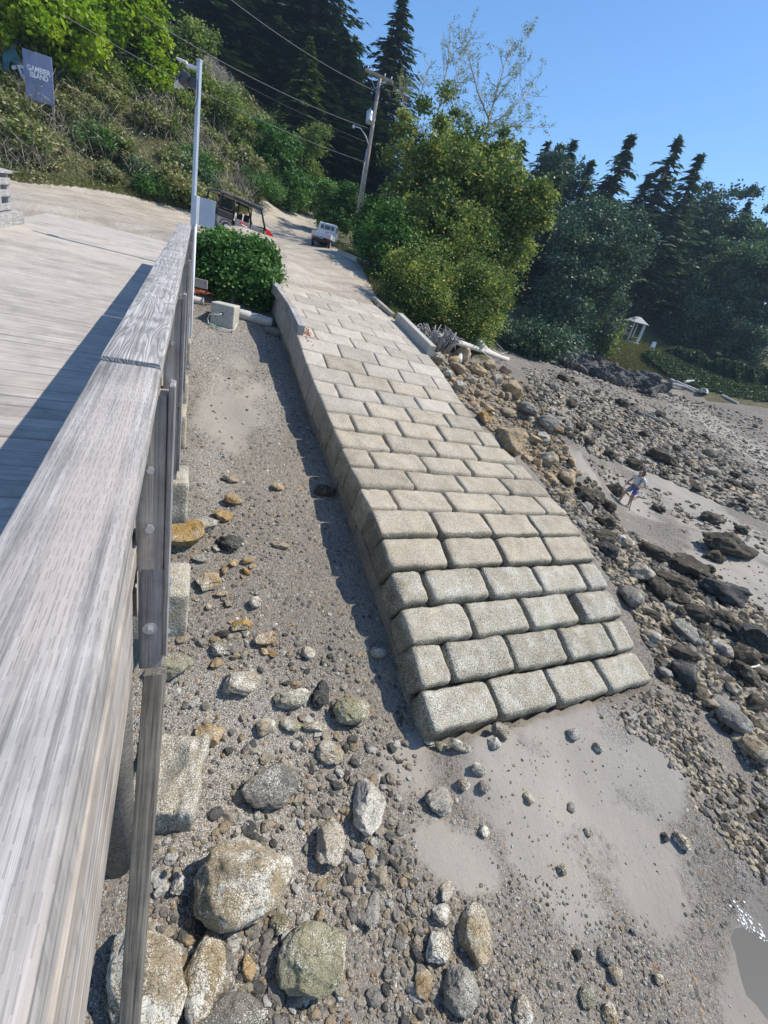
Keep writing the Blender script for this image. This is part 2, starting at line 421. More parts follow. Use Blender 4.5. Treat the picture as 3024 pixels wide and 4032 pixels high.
ctrl += [(-9, 18.4, -.38), (-12.7, 16.4, -.38), (-11, 21, .05), (-8, 20.7, .05), (-7, 22, .2), (-7, 30.3, .95), (-5.6, 28.7, 1.0), (-10, 27, .5),
         (-14, 27, .3), (-18, 26.8, .35), (-22, 26.5, .35), (-16, 21, .05), (-15.3, 52.7, 4.2), (-9.2, 38.1, 1.5), (-12.9, 32.3, .5), (-14.5, 42, 2.2), (-17.5, 33, .95), (-25, 20, .2), (-18, 14, -.3), (-15, 10, -1.6),
         (-14, 2, -4.5), (-8, 3, -5.5), (-10, 8, -4.2), (-9.5, 13, -2.6), (-8.2, 17.6, -1.6), (-30, 0, -5), (-12, -10, -7.4)]
for (x_, y_, z_) in [(-36, 22, .3), (-28, 25.6, .4), (-23, 28.6, .6), (-21.4, 31.8, 1.0), (-18.4, 36.8, 1.5), (-17, 42.5, 2.5), (-18.2, 50, 4.0), (-20, 59, 5.4)]:
    for dd, dz in ((2, 1.8), (4.5, 4.2), (8, 7.0), (14, 10), (30, 15), (60, 22)):
        ctrl.append((x_ - .62 * dd, y_ + .78 * dd, z_ + dz))
for s_ in (16.5, 18.5, 20, 22, 25):
    for u_ in (.5, 3, 5): ctrl.append((*(RP + RD * s_ + RA * u_)[:2], float(zramp(s_, u_)) - .02))
ctrl += [(0, 25, -1.7), (2, 27.5, -1.9), (2.5, 31, -2.3), (-2, 29, -.2), (-2, 36, .4), (3.5, 38, -2.9), (7, 37, -3.2), (5.5, 33, -2.9), (-6, 44, 2.6), (9, 44, -3.3), (12, 52, -3.3), (0, 42, -.8), (3, 50, -.8), (5, 60, .3), (9, 66, 0), (14, 74, .8), (3.6, 28.5, -2.1), (16, 60, -3.4), (25, 95, 5),
         (-3, 62, 6), (-9, 62, 6.5), (31.3, 83.2, .95), (27, 80, 0.2), (24.5, 79, -1), (36, 80, -.3), (45, 90, 2), (52, 76, -.8), (62, 70, -.8), (58, 60, -3.6), (80, 60, 0), (80, 90, 5), (100, 40, -2),
         (20, 140, 14), (-60, 130, 30), (80, 160, 14), (7, 22, -3.1), (8, 30, -2.9), (12, 45, -3.0), (17, 58, -3.2), (21, 68, -3.5)]
ctrl += [(10, 0, -7.8), (16, 5, -7.8), (30, 12, -7.8), (60, 30, -7.5), (5, -6, -7.8), (20, -20, -8.5), (100, 0, -8.5)]
CT = np.array(ctrl, float)
def _phi(r2): return np.where(r2 > 1e-9, .5 * r2 * np.log(r2 + 1e-12), 0)
_n = len(CT); _XY = CT[:, :2] / 10
_A = np.zeros((_n + 3, _n + 3)); _d = ((_XY[:, None] - _XY[None]) ** 2).sum(-1); _A[:_n, :_n] = _phi(_d) + np.eye(_n) * .004
_A[:_n, _n] = 1; _A[:_n, _n + 1:] = _XY; _A[_n, :_n] = 1; _A[_n + 1:, :_n] = _XY.T
_W = np.linalg.solve(_A, np.concatenate([CT[:, 2], np.zeros(3)]))
def terr(x, y):
    x = np.atleast_1d(np.asarray(x, float)); y = np.atleast_1d(np.asarray(y, float)); out = np.zeros(len(x))
    for i in range(0, len(x), 20000):
        X_ = np.stack([x[i:i + 20000], y[i:i + 20000]], 1) / 10
        d_ = ((X_[:, None] - _XY[None]) ** 2).sum(-1)
        out[i:i + 20000] = _phi(d_) @ _W[:_n] + _W[_n] + X_ @ _W[_n + 1:]
    lo = np.where(x > 5, -8.6, -7.6)
    return np.clip(out, lo, 34)
def T(x, y): return float(terr(x, y)[0])
def on_ground(px, py, it=40):
    """first hit of the photo's ray with the terrain"""
    r = ray(px, py); Zs = np.concatenate([np.arange(2, 12, .1), np.arange(12, 40, .2), np.arange(40, 160, .7)])
    g = r[None] * Zs[:, None]; dz = g[:, 2] - terr(g[:, 0], g[:, 1])
    k = np.where(dz < 0)[0]
    if len(k) == 0: return g[-1], Zs[-1]
    k = k[0]
    if k == 0: return g[0], Zs[0]
    t_ = dz[k - 1] / (dz[k - 1] - dz[k]); Z = Zs[k - 1] + t_ * (Zs[k] - Zs[k - 1]); return r * Z, Z

def inpoly(x, y, poly):
    c = np.zeros(len(x), bool); n = len(poly)
    for i in range(n):
        x1, y1 = poly[i]; x2, y2 = poly[(i + 1) % n]
        cond = ((y1 > y) != (y2 > y)) & (x < (x2 - x1) * (y - y1) / (y2 - y1 + 1e-12) + x1)
        c ^= cond
    return c
ROADP = [(-8.3, 18.0), (-12.9, 15.7), (-15, 12.5), (-32, 15), (-32, 22), (-26, 25.3), (-22.6, 27.4), (-21, 31.5), (-17.8, 36.3), (-16.2, 42), (-17.4, 50), (-19.4, 59), (-15, 60), (-12.8, 51), (-9.6, 42), (-6.9, 37),
         (-5.6, 32), (-4.7, 29.5), (-3.2, 26.0), (-1.9, 23.6), (-1.7, 21.5), (-6.0, 19.0), (-6.9, 19.2), (-7.4, 18.9)]
def axis(a, b, st, lo, hi):
    fine = np.arange(a, b + 1e-6, st); up = [b]; dn = [a]; q = st
    while up[-1] < hi: q *= 1.25; up.append(up[-1] + q)
    q = st
    while dn[-1] > lo: q *= 1.25; dn.append(dn[-1] - q)
    return np.concatenate([np.array(dn[1:])[::-1], fine, np.array(up[1:])])
gx = axis(-24, 30, .16, -900, 900); gy = axis(-2, 40, .16, -900, 900)
GX, GY = np.meshgrid(gx, gy); fxv, fyv = GX.ravel(), GY.ravel()
GZ = terr(fxv, fyv)
P3 = np.stack([fxv, fyv, np.zeros_like(fxv)], 1)
near = np.clip(1 - np.hypot(fxv, fyv - 15) / 120, 0, 1)
GZ += near * (.05 * vnoise(P3 * .7) + .025 * vnoise(P3 * 2.1 + 9) + .012 * vnoise(P3 * 4.7 + 3))
# keep the sheet below the ramp blocks and the deck
sr = (fxv - RP[0]) * RD[0] + (fyv - RP[1]) * RD[1]; ur = (fxv - RP[0]) * RA[0] + (fyv - RP[1]) * RA[1]
topz = np.interp(sr, _s, _z); inr = (sr > -.1) & (sr < 16.5) & (ur > .1) & (ur < 6.2)
GZ = np.where(inr, np.minimum(GZ, topz - .55), GZ)
sp = fxv * PD[0] + fyv * PD[1]; lp = fxv * PA[0] + fyv * PA[1]
GZ = np.where((sp > 2) & (sp < 20.2) & (lp < .1) & (lp > -4.5), np.minimum(GZ, -1.87 + .078 * sp - .45), GZ)
GZ += .30 * np.clip(1 - np.abs(sr + .25) / 1.7, 0, 1) * np.clip((ur + .1) / .8, 0, 1) * np.clip((6.9 - ur) / .8, 0, 1) * (sr < .1)
nx, ny = len(gx), len(gy)
ii, jj = np.meshgrid(np.arange(nx - 1), np.arange(ny - 1)); a0 = (jj * nx + ii).ravel()
quads = np.stack([a0, a0 + 1, a0 + nx + 1, a0 + nx], 1)
cxm = fxv[quads].mean(1); cym = fyv[quads].mean(1); czm = GZ[quads].mean(1)
isroad = inpoly(cxm, cym, ROADP)
srm = (cxm - RP[0]) * RD[0] + (cym - RP[1]) * RD[1]; urm = (cxm - RP[0]) * RA[0] + (cym - RP[1]) * RA[1]
hw = np.interp(cym, [0, 20, 30, 60, 85], [-2.2, -1.6, -2.6, -2.9, -3.1])
isbeach = (~isroad) & ((czm < hw) | ((srm < 15) & (urm < 1) & (czm < -.9))) & (cym < 110) & (czm > -9)
def submesh(name, mask, mat, smooth=True, **kw):
    q = quads[mask]; used = np.unique(q); mp = np.full(len(fxv), -1); mp[used] = np.arange(len(used))
    V = np.stack([fxv[used], fyv[used], GZ[used]], 1)
    me = mesh_np(name, V, mp[q], mat, smooth, attrs={k: v_[used] for k, v_ in kw.items()})
    o = link(name, me); o['kind'] = 'structure'; return o

# masks on the beach, in photo terms but stored on the ground itself
pu, pv, pZ = [], [], []
Cg = (np.stack([fxv, fyv, GZ], 1)) @ CM          # rows = camera coords
zz_ = np.where(Cg[:, 2] < -.5, -Cg[:, 2], 1e9)
U = PPX + F * Cg[:, 0] / zz_; Vv = PPY - F * Cg[:, 1] / zz_
def blob(x, y, rx, ry, ang=0.0):
    c_, s_ = math.cos(R(ang)), math.sin(R(ang)); dx, dy = U - x, Vv - y
    a_ = (dx * c_ + dy * s_) / rx; b_ = (-dx * s_ + dy * c_) / ry
    return np.clip(1.6 - np.hypot(a_, b_), 0, 1)
sand = np.maximum.reduce([blob(2250, 3000, 300, 260, 40), blob(2050, 3100, 300, 170, 55), blob(2450, 3350, 380, 170, 55), blob(2600, 3000, 120, 180, -20), blob(1800, 3380, 180, 90, 30), blob(2200, 3450, 300, 120, 45),
                          blob(2980, 3850, 160, 300, 0), blob(2760, 2020, 330, 70, 36), blob(2900, 2230, 220, 90, 40), blob(2500, 1960, 120, 45, 40), blob(2200, 1760, 160, 35, 45),
                          blob(3000, 1790, 200, 30, 30), blob(2780, 1650, 260, 26, 32), blob(3000, 1990, 60, 30, 30), blob(1620, 3010, 130, 100, 40),
                          blob(930, 1620, 130, 130, 0) * .8, blob(900, 1480, 90, 90) * .7])
sand = np.clip(sand + .35 * vnoise(P3 * 1.3 + 20) * (sand > .02), 0, 1)
shell = np.maximum.reduce([blob(870, 1350, 160, 100, 0), blob(1050, 1600, 60, 120, -10), blob(860, 1530, 60, 50), blob(850, 2900, 420, 240, 0) * .9, blob(1000, 3350, 380, 300) * .8, blob(2480, 2980, 60, 200, -30),
                           blob(850, 1800, 60, 200) * .8, blob(2500, 2850, 60, 50), blob(800, 3900, 300, 140) * .7, blob(2960, 3500, 60, 150)])
M['beach'], n, b = newmat('gravel_beach')
co = coord(n)
v1 = voro(n, co, 26); v2 = voro(n, co, 62); v3 = voro(n, co, 9, rand=.9)
pal = [(0, (.085, .08, .075)), (.3, (.16, .148, .13)), (.5, (.25, .225, .185)), (.68, (.36, .32, .25)), (.8, (.33, .22, .13)), (.9, (.15, .155, .12)), (1, (.55, .52, .46))]
def cellcol(v_):
    s_ = N(n, 'ShaderNodeSeparateColor'); L(n, v_.outputs['Color'], s_.inputs[0]); return ramp(n, s_.outputs[0], pal).outputs[0], s_.outputs[1]
c1, r1 = cellcol(v1); c2, r2 = cellcol(v2); c3, r3 = cellcol(v3)
grit = ramp(n, noise(n, co, 150, 3, .7), [(.3, (.12, .108, .092)), (.7, (.33, .30, .26))]).outputs[0]
k1 = math_(n, 'LESS_THAN', v1.outputs['Distance'], math_(n, 'MULTIPLY', r1, .62))
k2 = math_(n, 'LESS_THAN', v2.outputs['Distance'], math_(n, 'MULTIPLY', r2, .75))
k3 = math_(n, 'LESS_THAN', v3.outputs['Distance'], math_(n, 'MULTIPLY', math_(n, 'GREATER_THAN', r3, .62), .42))
c = mix(n, k2, grit, c2); c = mix(n, k1, c, c1); c = mix(n, k3, c, c3)
aS = attr(n, 'sand'); aH = attr(n, 'shell'); aF = attr(n, 'far')
nS = noise(n, co, 1.6, 9, .72)
sandc = mix(n, noise(n, co, 260, 3, .7), (.25, .228, .195), (.36, .333, .29))
sm = ramp(n, math_(n, 'ADD', aS, math_(n, 'MULTIPLY', math_(n, 'SUBTRACT', nS, .5), 1.8)), [(.38, (0, 0, 0)), (.75, (1, 1, 1))]).outputs[0]
spk = math_(n, 'LESS_THAN', voro(n, co, 40).outputs['Distance'], .12)
sandc = mix(n, math_(n, 'MULTIPLY', spk, .7), sandc, (.5, .49, .45))
c = mix(n, sm, c, sandc)
shv = voro(n, co, 85); ss_ = N(n, 'ShaderNodeSeparateColor'); L(n, shv.outputs['Color'], ss_.inputs[0])
shk = math_(n, 'MULTIPLY', math_(n, 'LESS_THAN', shv.outputs['Distance'], .42), math_(n, 'LESS_THAN', ss_.outputs[0], math_(n, 'ADD', math_(n, 'MULTIPLY', aH, .5), .07)))
c = mix(n, math_(n, 'MULTIPLY', shk, math_(n, 'SUBTRACT', 1.0, math_(n, 'MULTIPLY', sm, .8))), c, (.72, .70, .65))
wet = attr(n, 'wet')
c = mix(n, math_(n, 'MULTIPLY', wet, .45), c, (.10, .09, .08))
tone = ramp(n, noise(n, co, .35, 4, .6), [(.3, (.42, .42, .43)), (.7, (.58, .57, .55))]).outputs[0]
c = mix(n, .8, c, tone, 'OVERLAY')
L(n, c, b.inputs['Base Color']); b.inputs['Roughness'].default_value = .9
h = math_(n, 'ADD', math_(n, 'MULTIPLY', math_(n, 'MULTIPLY', math_(n, 'SUBTRACT', .62, v1.outputs['Distance']), k1), 1.3), math_(n, 'MULTIPLY', math_(n, 'MULTIPLY', math_(n, 'SUBTRACT', .7, v2.outputs['Distance']), k2), .5))
h = math_(n, 'ADD', h, math_(n, 'MULTIPLY', math_(n, 'MULTIPLY', math_(n, 'SUBTRACT', .6, v3.outputs['Distance']), k3), 3.0))
h = math_(n, 'MULTIPLY', h, math_(n, 'SUBTRACT', 1.0, math_(n, 'MULTIPLY', sm, .93)))
h = math_(n, 'ADD', h, math_(n, 'ADD', math_(n, 'MULTIPLY', noise(n, co, 70, 3, .6), .15), math_(n, 'MULTIPLY', noise(n, coord(n, scale=(4, 2.4, 3), rot=(0, 0, .6)), 1.4, 6, .7), .7)))
L(n, bump(n, h, .03, .9), b.inputs['Normal'])

M['road'], n, b = newmat('dusty_dirt_road'); co = coord(n)
c = ramp(n, noise(n, co, .6, 6, .65), [(.3, (.37, .315, .25)), (.5, (.48, .425, .35)), (.7, (.57, .52, .44))]).outputs[0]
c = mix(n, .5, c, ramp(n, noise(n, co, 22, 5, .75), [(.3, (.3, .3, .3)), (.7, (.72, .7, .68))]).outputs[0], 'OVERLAY')
tr_ = N(n, 'ShaderNodeTexWave'); tr_.inputs['Scale'].default_value = .35; tr_.inputs['Distortion'].default_value = 3.0; tr_.inputs['Detail'].default_value = 4; tr_.inputs['Detail Scale'].default_value = .6; L(n, coord(n, rot=(0, 0, .5)), tr_.inputs['Vector'])
c = mix(n, math_(n, 'MULTIPLY', ramp(n, tr_.outputs['Fac'], [(.6, (0, 0, 0)), (.95, (1, 1, 1))]).outputs[0], .35), c, (.30, .25, .19))
pb = voro(n, co, 14); k = math_(n, 'LESS_THAN', pb.outputs['Distance'], .16)
c = mix(n, math_(n, 'MULTIPLY', k, .5), c, (.36, .34, .31))
L(n, c, b.inputs['Base Color']); L(n, bump(n, math_(n, 'ADD', noise(n, co, 7, 8, .75), math_(n, 'MULTIPLY', k, .4)), .10, 1.0), b.inputs['Normal'])
M['soil'], n, b = newmat('hillside_soil'); co = coord(n)
c = ramp(n, noise(n, co, 1.2, 6, .7), [(.3, (.075, .072, .038)), (.5, (.13, .12, .065)), (.7, (.20, .175, .11))]).outputs[0]
L(n, mix(n, .6, c, ramp(n, noise(n, co, 14, 5, .7), [(.3, (.2, .22, .15)), (.7, (.7, .7, .6))]).outputs[0], 'OVERLAY'), b.inputs['Base Color'])
L(n, bump(n, noise(n, co, 8, 6, .75), .15), b.inputs['Normal'])

wetm = np.clip(np.maximum(blob(2980, 3750, 190, 500, 0), blob(2700, 3600, 200, 120, 20) * .5), 0, 1) * .8
beach = submesh('beach', isbeach, M['beach'], sand=sand, shell=np.clip(shell, 0, 1), far=near, wet=wetm)
road = submesh('dirt_road', isroad, M['road'])
ground = submesh('hillside_ground', ~(isroad | isbeach), M['soil'])

M['water'], n, b = newmat('sea_water'); co = coord(n)
b.inputs['Base Color'].default_value = (.13, .125, .115, 1); b.inputs['Roughness'].default_value = .35; b.inputs['Specular IOR Level'].default_value = .04
L(n, bump(n, noise(n, co, 1.2, 2, .5), .02, .3), b.inputs['Normal'])
me = mesh_np('sea', [(3, -600, -7.40), (900, -600, -7.40), (900, 40, -7.40), (3, 40, -7.40)], [(0, 1, 2, 3)], M['water'])
sea = link('sea', me); sea['kind'] = 'structure'

# ------------------------------------------------------------------ boat ramp of cast blocks
def lumpy_block(L_, D_, H_, r, seed, nx=16, ny=9, nz=5, amp=.012):
    """rounded block, local x length, y depth, top face at z=0"""
    V = []; Fc = []; idx = {}
    def gv(i, j, k):
        if (i, j, k) not in idx:
            idx[(i, j, k)] = len(V); V.append(((i / nx - .5), (j / ny - .5), (k / nz - .5)))
        return idx[(i, j, k)]
    for i in range(nx):
        for j in range(ny):
            Fc.append((gv(i, j, nz), gv(i + 1, j, nz), gv(i + 1, j + 1, nz), gv(i, j + 1, nz)))
    for i in range(nx):
        for k in range(nz):
            Fc.append((gv(i, 0, k), gv(i + 1, 0, k), gv(i + 1, 0, k + 1), gv(i, 0, k + 1)))
            Fc.append((gv(i + 1, ny, k), gv(i, ny, k), gv(i, ny, k + 1), gv(i + 1, ny, k + 1)))
    for j in range(ny):
        for k in range(nz):
            Fc.append((gv(0, j + 1, k), gv(0, j, k), gv(0, j, k + 1), gv(0, j + 1, k + 1)))
            Fc.append((gv(nx, j, k), gv(nx, j + 1, k), gv(nx, j + 1, k + 1), gv(nx, j, k + 1)))
    V = np.array(V)
    # put more vertices near the edges
    V = np.sign(V) * .5 * (1 - (1 - np.abs(V) * 2) ** 1.35)
    dims = np.array([L_, D_, H_]); P = V * dims
    inner = dims / 2 - r
    q = np.clip(P, -inner, inner); dlt = P - q; nl = np.linalg.norm(dlt, axis=1); k = nl > 1e-6
    mx = np.abs(dlt).max(1)
    P[k] = q[k] + dlt[k] / nl[k, None] * np.minimum(r, mx[k] * 1.0 + 0)[:, None]
    nrm = np.where(k[:, None], dlt / (nl[:, None] + 1e-9), 0); nrm[~k] = (0, 0, 0)
    face = np.abs(V) > .499; nrm = nrm + face * np.sign(V); nrm /= np.linalg.norm(nrm, axis=1)[:, None] + 1e-9
    o = seed * 3.7
    P += nrm * (amp * 1.6 * vnoise(P * 3 + o) + amp * vnoise(P * 9 + o) + amp * .7 * vnoise(P * 22 + o))[:, None]
    P[:, 2] -= H_ / 2
    return P, Fc
ramp_o = empty('boat_ramp', RF(0, 0)); tag(ramp_o, 'sloping boat ramp of big pale concrete blocks running down onto the beach', 'boat ramp')
# rows: list of (start offset, block lengths) from the bottom
rowdefs = [[1, 1, 1, 1], [.5, 1, 1, 1, .5], [1, 1, 1, .12, .88], [.5, 1, 1, 1, .5], [1, 1, 1, 1], [1, 1, 1, 1], [.5, 1, 1, 1, .5]]
s_c = 0.0; blocks = []; nblk = 0
row_s = [0.0]
for i in range(30):
    t_ = TH[i] if i < len(TH) else math.atan2(zt(row_s[-1] + .7) - zt(row_s[-1]), .7)
    row_s.append(row_s[-1] + .762 * math.cos(t_))
    if row_s[-1] > 16.8: break
for i in range(len(row_s) - 1):
    s0, s1 = row_s[i], row_s[i + 1]
    if i < len(rowdefs): defs = rowdefs[i]
    else: defs = [1, 1, 1, 1] if (i % 2 == 1) else [.5, 1, 1, 1, .5]
    Wt = WR((s0 + s1) / 2); u = 0.0; sc = Wt / 4
    for j, k in enumerate(defs):
        Lb = k * 1.525 * (Wt / 6.1)
        if i >= 8 and k == 1: Lb = 1.525 * Wt / 6.1
        if k == .12: u += Lb; continue
        uc = u + Lb / 2
        A_ = RF(s0, uc); B_ = RF(s1, uc); mid = (A_ + B_) / 2
        yv = B_ - A_; slope = math.atan2(yv[2], math.hypot(yv[0], yv[1]))
        low = i < 5
        tilt = slope - (R(7.0) if i < 4 else R(3.5) if i < 10 else 0) + (R(random.uniform(-1.2, 1.2)) if i < 12 else 0)
        gap = .05 if i < 4 else .035 if i < 8 else .03 if i < 12 else .018
        r = (.125 if i < 5 else .095 if i < 9 else .06 if i < 13 else .025 if i < 17 else .014) * random.uniform(.8, 1.2)
        det = (16, 9, 5) if i < 9 else (10, 6, 4)
        P, Fc = lumpy_block(Lb - gap * random.uniform(.6, 1.4), .762 - gap * .5, .76, r, i * 7 + j, *det, amp=.016 if i < 6 else .012 if i < 13 else .007)
        rot = rotz(-RY + R(random.uniform(-.5, .5)) * (i < 12)) @ rotx(tilt) @ roty(R(1.4) if i < 9 else R(3))
        mid[2] += random.uniform(-.018, .018) * (i < 8) + (.01 if i < 6 else 0)
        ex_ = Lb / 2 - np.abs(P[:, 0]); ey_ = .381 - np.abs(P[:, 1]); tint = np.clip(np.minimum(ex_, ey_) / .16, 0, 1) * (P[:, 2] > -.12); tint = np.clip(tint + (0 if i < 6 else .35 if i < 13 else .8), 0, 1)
        darkblk = (i in (0, 1) and uc > 3.2)
        me = mesh_np('concrete_block', P @ rot.T, Fc, M['block_low'] if i < 4 else M['block'] if i < 11 or (i < 15 and random.random() < .5) else M['block_top'], True, tint)
        if nblk < 99:
            ob = link('concrete_block', me, ramp_o, Vector(mid - RF(0, 0)))
        else:
            blocks.append((P @ rot.T + mid - RF(0, 0), Fc))
        nblk += 1
        u += Lb
if blocks:
    mb = MB()
    for P, Fc in blocks: mb.add(P, Fc)
    mb.build('upper_paving', M['block_top'], ramp_o, True)['kind'] = 'stuff'
print('blocks', nblk)
# sand and dust packed between the blocks
V = []; Fc = []; ss = np.linspace(.1, 16.7, 90); uu = np.linspace(.05, .95, 14)
for a_ in ss:
    for b_ in uu:
        q = RF(a_, b_ * WR(a_)); q[2] -= float(np.interp(a_, [0, 1.5, 4, 7, 10, 16], [.5, .38, .22, .09, .035, .014])); V.append(q - RF(0, 0))
for i in range(89):
    for j in range(13): o_ = i * 14 + j; Fc.append((o_, o_ + 1, o_ + 15, o_ + 14))
link('joint_sand', mesh_np('joint_sand', V, Fc, M['road'] if 'road' in M else M['conc'], True), ramp_o)
# courses under the edge: left wall
mb = MB(); mbr = MB(); k = 0
for cs in range(3):
    s_ = -.1 + .38 * (cs % 2)
    while s_ < 16.2:
        ln = 1.5 if cs < 2 else 1.5
        A_ = RF(s_, .0); B_ = RF(s_ + ln, .0); sl_ = math.atan2(B_[2] - A_[2], ln)
        P, Fc = lumpy_block(.7, ln / math.cos(sl_) - .03, .74, .03, k + 50, 5, 9, 5, amp=.012)
        rot = rotz(-RY) @ rotx(sl_)
        mid = (A_ + B_) / 2 + RA * (.37 + random.uniform(-.02, .02)); mid[2] -= .76 * (cs + 1) - .02
        if mid[2] - .3 > zl(s_) - .9: mb.add(P @ rot.T + mid - RF(0, 0), Fc, .5)
        mid2 = mid + RA * (WR(s_) - .76)
        if mid2[2] > -7.3 and s_ < 9: mbr.add(P @ rot.T + mid2 - RF(0, 0), Fc, .5)
        k += 1; s_ += ln
mb.build('side_wall', M['wallc'], ramp_o, True); mbr.build('side_wall', M['wallc'], ramp_o, True)

# ------------------------------------------------------------------ pier deck
pier = empty('wooden_pier', PF(0, 8)); tag(pier, 'dusty timber pier deck of crosswise boards leading to the dirt road', 'pier')
PO = PF(0, 8)
s_ = -3.5; V = []; Fc = []; tn = []; du = []; nv = 0
Rm = rotz(-PY) @ rotx(PITCH)
while s_ < 20.35:
    wd = random.choice((.19, .2, .2, .21, .24)); g_ = random.uniform(.006, .013)
    c_ = PF(-2.2, s_ + wd / 2); hz = random.uniform(-.003, .003)
    l0, l1 = -2.2 - random.uniform(0, .03), 1.955 + random.uniform(0, .006)
    nseg = 6
    tt = random.random()
    for a in range(nseg + 1):
        x_ = l0 + (l1 - l0) * a / nseg
        wob = random.uniform(-.002, .002)
        for (y_, z_) in ((-wd / 2 + g_ / 2, -.07), (wd / 2 - g_ / 2, -.07), (wd / 2 - g_ / 2, -.006), (wd / 2 - g_ / 2 - .008, hz), (-wd / 2 + g_ / 2 + .008, hz), (-wd / 2 + g_ / 2, -.006)):
            V.append(c_ + Rm @ np.array([x_, y_ + wob, z_]) - PO); tn.append(tt)
            du.append(np.clip((s_ - 3) / 14 + .25 - (x_ > 1.5) * .1, 0, 1))
    for a in range(nseg):
        for k in range(6):
            k2 = (k + 1) % 6; o_ = nv + a * 6
            Fc.append((o_ + k, o_ + 6 + k, o_ + 6 + k2, o_ + k2))
    Fc.append(tuple(nv + k for k in range(6))); Fc.append(tuple(nv + nseg * 6 + k for k in range(6))[::-1])
    nv += (nseg + 1) * 6; s_ += wd
me = mesh_np('deck', V, Fc, M['deck'], False, tn, {'dust': du})
# grain runs across the pier: object space turned so local y is the board direction
dk = link('deck', me, pier)
R90 = Matrix.Rotation(-PY, 4, 'Z') @ Matrix.Rotation(R(90), 4, 'Z')
me.transform(R90.inverted()); dk.rotation_euler = R90.to_euler()
mb = MB()
for lat in (-4.1, -2.2, -.42):
    for sj in np.arange(-3, 20, 4.6):
        A_ = PF(lat, sj, -.25); B_ = PF(lat, min(sj + 4.58, 20.2), -.25)
        mb.box((A_ + B_) / 2 - PO, (.2, np.linalg.norm(B_ - A_), .34), Rm, bev=.01)
mb.build('stringer', M['post_dark'], pier)
for sj in (-1, 3.7, 8.3, 12.9, 17.5):
    for lat in (-3.9, -.55):
        b_ = PF(lat, sj, -.3); g_ = T(b_[0], b_[1]); 
        m_ = MB(); m_.tube([(b_[0] - PO[0], b_[1] - PO[1], g_ - .6 - PO[2]), tuple(b_ - PO)], [.17, .15], 12); m_.build('pile', M['beam'], pier, True)
    A_ = PF(-4.2, sj, -.55); B_ = PF(-.35, sj, -.55); MB().box((A_ + B_) / 2 - PO, (3.9, .28, .28), rotz(-PY), bev=.01).build('cross_beam', M['post_dark'], pier)

# ------------------------------------------------------------------ near railing
def oriented_box(name, mat, parent, org, c, dims, rot, bev=.006, wob=0.0, seg=1, seed=0):
    """a plank as its own object: local y is its length"""
    nx, ny, nz = 4, max(2, int(seg)), 2
    P, Fc = [], []
    mb_ = MB()
    if seg <= 1: mb_.box((0, 0, 0), dims, bev=bev)
    else:
        # lofted plank with slightly uneven edges
        prof = [(-dims[0] / 2, -dims[2] / 2), (dims[0] / 2, -dims[2] / 2), (dims[0] / 2, dims[2] / 2 - bev * 2), (dims[0] / 2 - bev, dims[2] / 2 - bev * .5), (dims[0] / 2 - bev * 3, dims[2] / 2),
                (-dims[0] / 2 + bev * 3, dims[2] / 2), (-dims[0] / 2 + bev, dims[2] / 2 - bev * .5), (-dims[0] / 2, dims[2] / 2 - bev * 2)]
        prof = np.array(prof); v = []; f = []; m_ = len(prof)
        for a in range(seg + 1):
            y = dims[1] * (a / seg - .5)
            n_ = vnoise(np.array([[y * 2.2 + seed, k * .9, seed] for k in range(m_)]))
            n2 = vnoise(np.array([[y * 11 + seed, k * .9, seed + 5] for k in range(m_)]))
            endr = 1 - (.02 if a in (0, seg) else 0)
            for k, (x, z) in enumerate(prof): v.append((x * endr * (1 + wob * n_[k]) , y + (.012 * n2[k] if a in (0, seg) else 0), z * endr + wob * .05 * n2[k]))
        for a in range(seg):
            for k in range(m_):
                k2 = (k + 1) % m_; f.append((a * m_ + k, a * m_ + k2, (a + 1) * m_ + k2, (a + 1) * m_ + k))
        f.append(tuple(range(m_))[::-1]); f.append(tuple(seg * m_ + k for k in range(m_)))
        mb_.add(v, f)
    o = mb_.build(name, mat, parent, seg > 1)
    if seg > 1:
        for p_ in o.data.polygons:
            if len(p_.vertices) > 4: p_.use_smooth = False
        try: o.data.set_sharp_from_angle(angle=R(28))
        except Exception: pass
    mt = Matrix.Identity(4)
    for i in range(3):
        for j in range(3): mt[i][j] = rot[i, j]
    mt.translation = Vector(np.asarray(c) - np.asarray(org)); o.matrix_local = mt
    return o
CAPL = -.268; CH = 1.07
rail = empty('pier_railing', PF(CAPL, 6)); tag(rail, 'weathered grey timber railing with wide top boards along the open side of the pier', 'railing')
RO = PF(CAPL, 6)
for k, (s0, s1, mt, sd, hh) in enumerate(((-2.6, 2.60, 'cap', 3, 0), (2.61, 8.02, 'cap2', 9, .012), (8.03, 13.9, 'cap2', 15, .0))):
    A_ = PF(CAPL, s0, CH - .038 + hh); B_ = PF(CAPL, s1, CH - .038 + hh)
    oriented_box('cap_board', M[mt], rail, RO, (A_ + B_) / 2, (.268, s1 - s0, .076), Rm, .006, .015, 60, sd)
